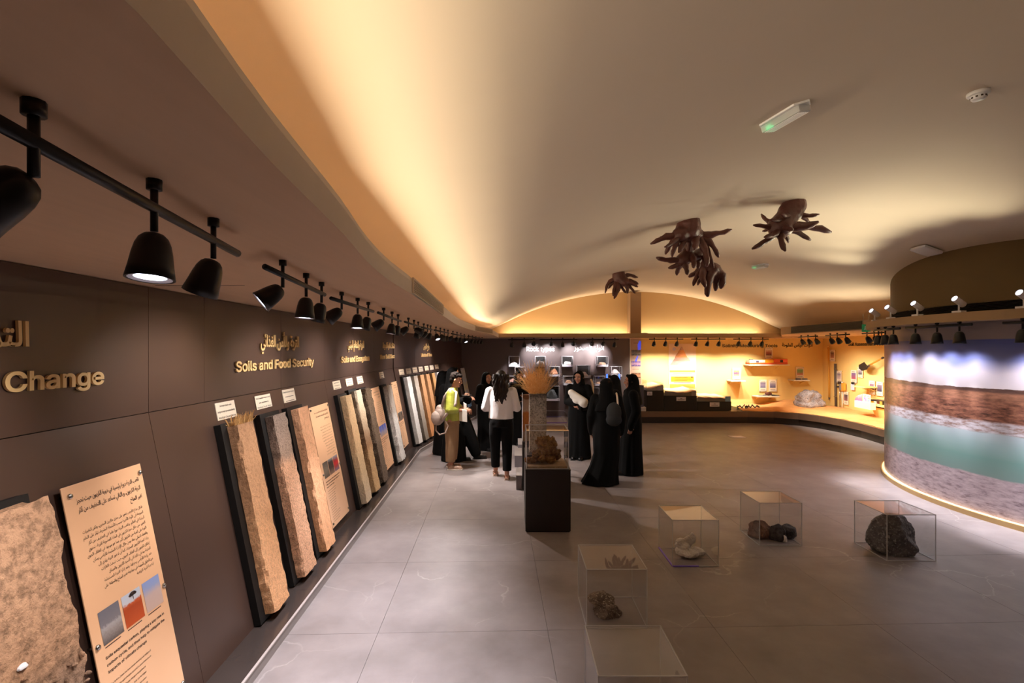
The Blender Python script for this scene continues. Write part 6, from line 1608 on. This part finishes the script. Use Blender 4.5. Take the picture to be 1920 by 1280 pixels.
tube('barrel', [BW @ Vector((xa_ - .02, zs + .016, .2)), BW @ Vector((xa_ + .13, zs + .016, .26))], [.012, .014], 'steel', root, 8); box('head', (xa_ + .1, xa_ + .16, zs + .002, zs + .04, .24, .29), 'skirt', root, BW)
zs = s4[3]
for px, lab, m in ((1497, 'small pale meter at the left of the white-topped shelf', 'bluegrey'), (1509, 'small grey meter at the right of the white-topped shelf', 'skirt')):
    x = wx(px, BW, .2); root = thing('meter', lab, 'meter', BW @ Vector((x, zs, .2))); box('body', (x - .06, x + .06, zs + .001, zs + .035, .15, .24), m, root, BW, bev=.006); box('screen', (x - .03, x + .03, zs + .035, zs + .037, .17, .21), 'iron', root, BW)
# right wall: rod, stick, gauges, spade, chart book, box of samples
def rwp(px, py, z): x, y = hit(px, py, RW, z); return RW @ Vector((x, y, z))
root = thing('auger_rod', 'long ochre steel rod hung upright near the wall corner', 'rod', rwp(1553, 749, .06))
tube('shaft', [rwp(1553.5, 652, .06), rwp(1554.5, 745, .06)], .022, 'pole', root, 10)
for q in range(2): tube('ring', [rwp(1553 + 1.6 * math.cos(t), 649 + q * 4 + 1.8 * math.sin(t), .06) for t in [2 * PI * i / 12 for i in range(13)]], .008, 'pole', root, 6)
tube('tip', [rwp(1554.5, 745, .06), rwp(1555, 750, .06)], [.022, .006], 'iron', root, 8); tube('hook', [rwp(1552.8, 748, .0), rwp(1556.5, 746, .07)], .008, 'iron', root, 6)
root = thing('measuring_stick', 'dark square measuring stick standing against the yellow wall', 'stick', rwp(1566, 762, .06))
tube('shaft', [rwp(1566, 681.5, .05), rwp(1567.3, 763, .05)], .032, simple('weathered wood', (96, 84, 76), .7), root, 4)
for py in (691.5, 743): tube('clip', [rwp(1564, py, .0), rwp(1568.5, py, .10)], .012, 'steel', root, 6)
root = thing('penetrometer', 'slim grey penetrometer with a dial beside the measuring stick', 'gauge', rwp(1574.5, 765, .08))
tube('rod', [rwp(1574.5, 722, .06), rwp(1574.8, 765, .06)], .012, 'steel', root, 8); tube('grip', [rwp(1570, 725, .06), rwp(1575.5, 724.5, .06)], .02, 'iron', root, 8)
box('gauge', wbox(RW, 1570, 1575.5, 715, 720, .04, .09), 'iron', root, RW, bev=.008); box('body', wbox(RW, 1573, 1577, 719, 731, .04, .09), 'skirt', root, RW, bev=.008)
root = thing('hand_auger', 'ochre hand auger hanging right of the penetrometer', 'auger', rwp(1580, 762, .08))
tube('rod', [rwp(1579, 734, .06), rwp(1579.5, 766, .06)], .014, 'card', root, 8); tube('handle', [rwp(1575.5, 732, .06), rwp(1584.5, 731.5, .06)], .03, 'pole', root, 8)
box('head', wbox(RW, 1577, 1582, 718, 731, .04, .10), 'pole', root, RW, bev=.012); tube('knob', [rwp(1579, 715.5, .06), rwp(1579, 719, .06)], .025, 'card', root, 8)
root = thing('spade', 'spade with a black blade slung across the right wall, handle to the mural', 'spade', rwp(1630, 690, .2))
def wedge(P, z0, z1): return [rwp(x, y, z0) for x, y in P] + [rwp(x, y, z1) for x, y in P]
P = [(1610, 684), (1620.5, 678.2), (1628, 687.5), (1626, 692.5), (1616, 695), (1610.3, 690.5)]
n = len(P); fix_normals(mesh_obj('blade', wedge(P, .22, .27), [tuple(range(n)), tuple(reversed(range(n, 2 * n)))] + [(i, (i + 1) % n, n + (i + 1) % n, n + i) for i in range(n)], 'blackmatt', root))
tube('socket', [rwp(1626, 688, .25), rwp(1631, 684, .24)], [.03, .022], 'iron', root, 8); tube('handle', [rwp(1630, 684.5, .24), rwp(1655.5, 670.5, .20)], .020, 'pole', root, 10); tube('end_cap', [rwp(1653.5, 671.5, .20), rwp(1656, 670.2, .20)], .026, 'iron', root, 8)
root = thing('instruction_tag', 'white and blue tag with a black clip, left of the sloping shelf', 'tag', rwp(1598, 730, .1))
box('sheet', wbox(RW, 1595, 1601.5, 719, 730.5, .05, .056), simple('pale blue tag', (206, 214, 236), .5), root, RW); box('clip', wbox(RW, 1596, 1600, 716.5, 719.5, .04, .075), 'black', root, RW)
shelf('yellow shelf on the right wall above the colour charts', RW, 1600, 1621, 725, 728, .34)
s5 = shelf('yellow shelf on the right wall carrying the sample box, cut by the mural', RW, 1632, 1661, 762, 768, .42, False)
root = thing('shelf_plinth', 'tapered yellow block under the sample box at the mural edge', 'block', rwp(1645, 785, .2))
b = wbox(RW, 1632.5, 1661, 767, 785, .0, .36); v, f = boxv(*b); v = [RW @ Vector((p.x if p.y > (b[2] + b[3]) / 2 else b[0] + (p.x - b[0]) * .7 + .1, p.y, p.z if p.y > (b[2] + b[3]) / 2 else p.z * .75)) for p in v]
fix_normals(mesh_obj('body', v, f, 'yellow', root)); box('top', (b[0] - .01, b[1] + .01, b[3] - .01, b[3], 0, .37), 'yellow', root, RW)
mch, nt, bb = new_mat('colour chart'); g_ = nd(nt, 'ShaderNodeTexCoord').outputs['Generated']; vv = nd(nt, 'ShaderNodeTexVoronoi', {'Vector': g_, 'Scale': 9.0, 'Randomness': 0.1}); hs_ = nd(nt, 'ShaderNodeHueSaturation', {'Color': vv.outputs['Color'], 'Saturation': .9, 'Value': 1.1}); nt.links.new(hs_.outputs[0], bb.inputs['Base Color'])
mpk = picture('pink chart', [(0, (206, 120, 190)), (.5, (226, 120, 150)), (1, (240, 200, 206))], 2, 6, .6)
root = thing('chart_book', 'open soil colour chart book with pink and green pages on the sand', 'book', rwp(1616, 762, .5))
P = [(1601.5, 753), (1604, 745), (1609, 740.5), (1616.5, 738.5), (1616.5, 755.5), (1606, 755.5)]; n = len(P)
fix_normals(mesh_obj('page', wedge(P, .50, .508), [tuple(range(n)), tuple(reversed(range(n, 2 * n)))] + [(i, (i + 1) % n, n + (i + 1) % n, n + i) for i in range(n)], mpk, root))
box('page', wbox(RW, 1617.5, 1632, 740, 756, .50, .508), 'whitecard', root, RW); box('chart', wbox(RW, 1620, 1631, 742, 755, .509, .512), mch, root, RW); box('stand', wbox(RW, 1602, 1632, 755.5, 762.5, .44, .56), 'whitecard', root, RW)
root = thing('sample_box', 'dark box with amber and cream soil samples at the mural edge', 'box', rwp(1642, 761, .3))
box('tray', wbox(RW, 1632, 1655, 751.5, 761.5, .10, .30), 'toe', root, RW, bev=.006)
for q in range(2):
    for r_ in range(4): box('sample', wbox(RW, 1633.2 + r_ * 5.3, 1637.4 + r_ * 5.3, 752.6 + q * 4.4, 756.2 + q * 4.4, .295, .312), ('amberprint', 'whitecard', 'brown', 'ochre')[(q + r_ * (1 + q)) % 4], root, RW)
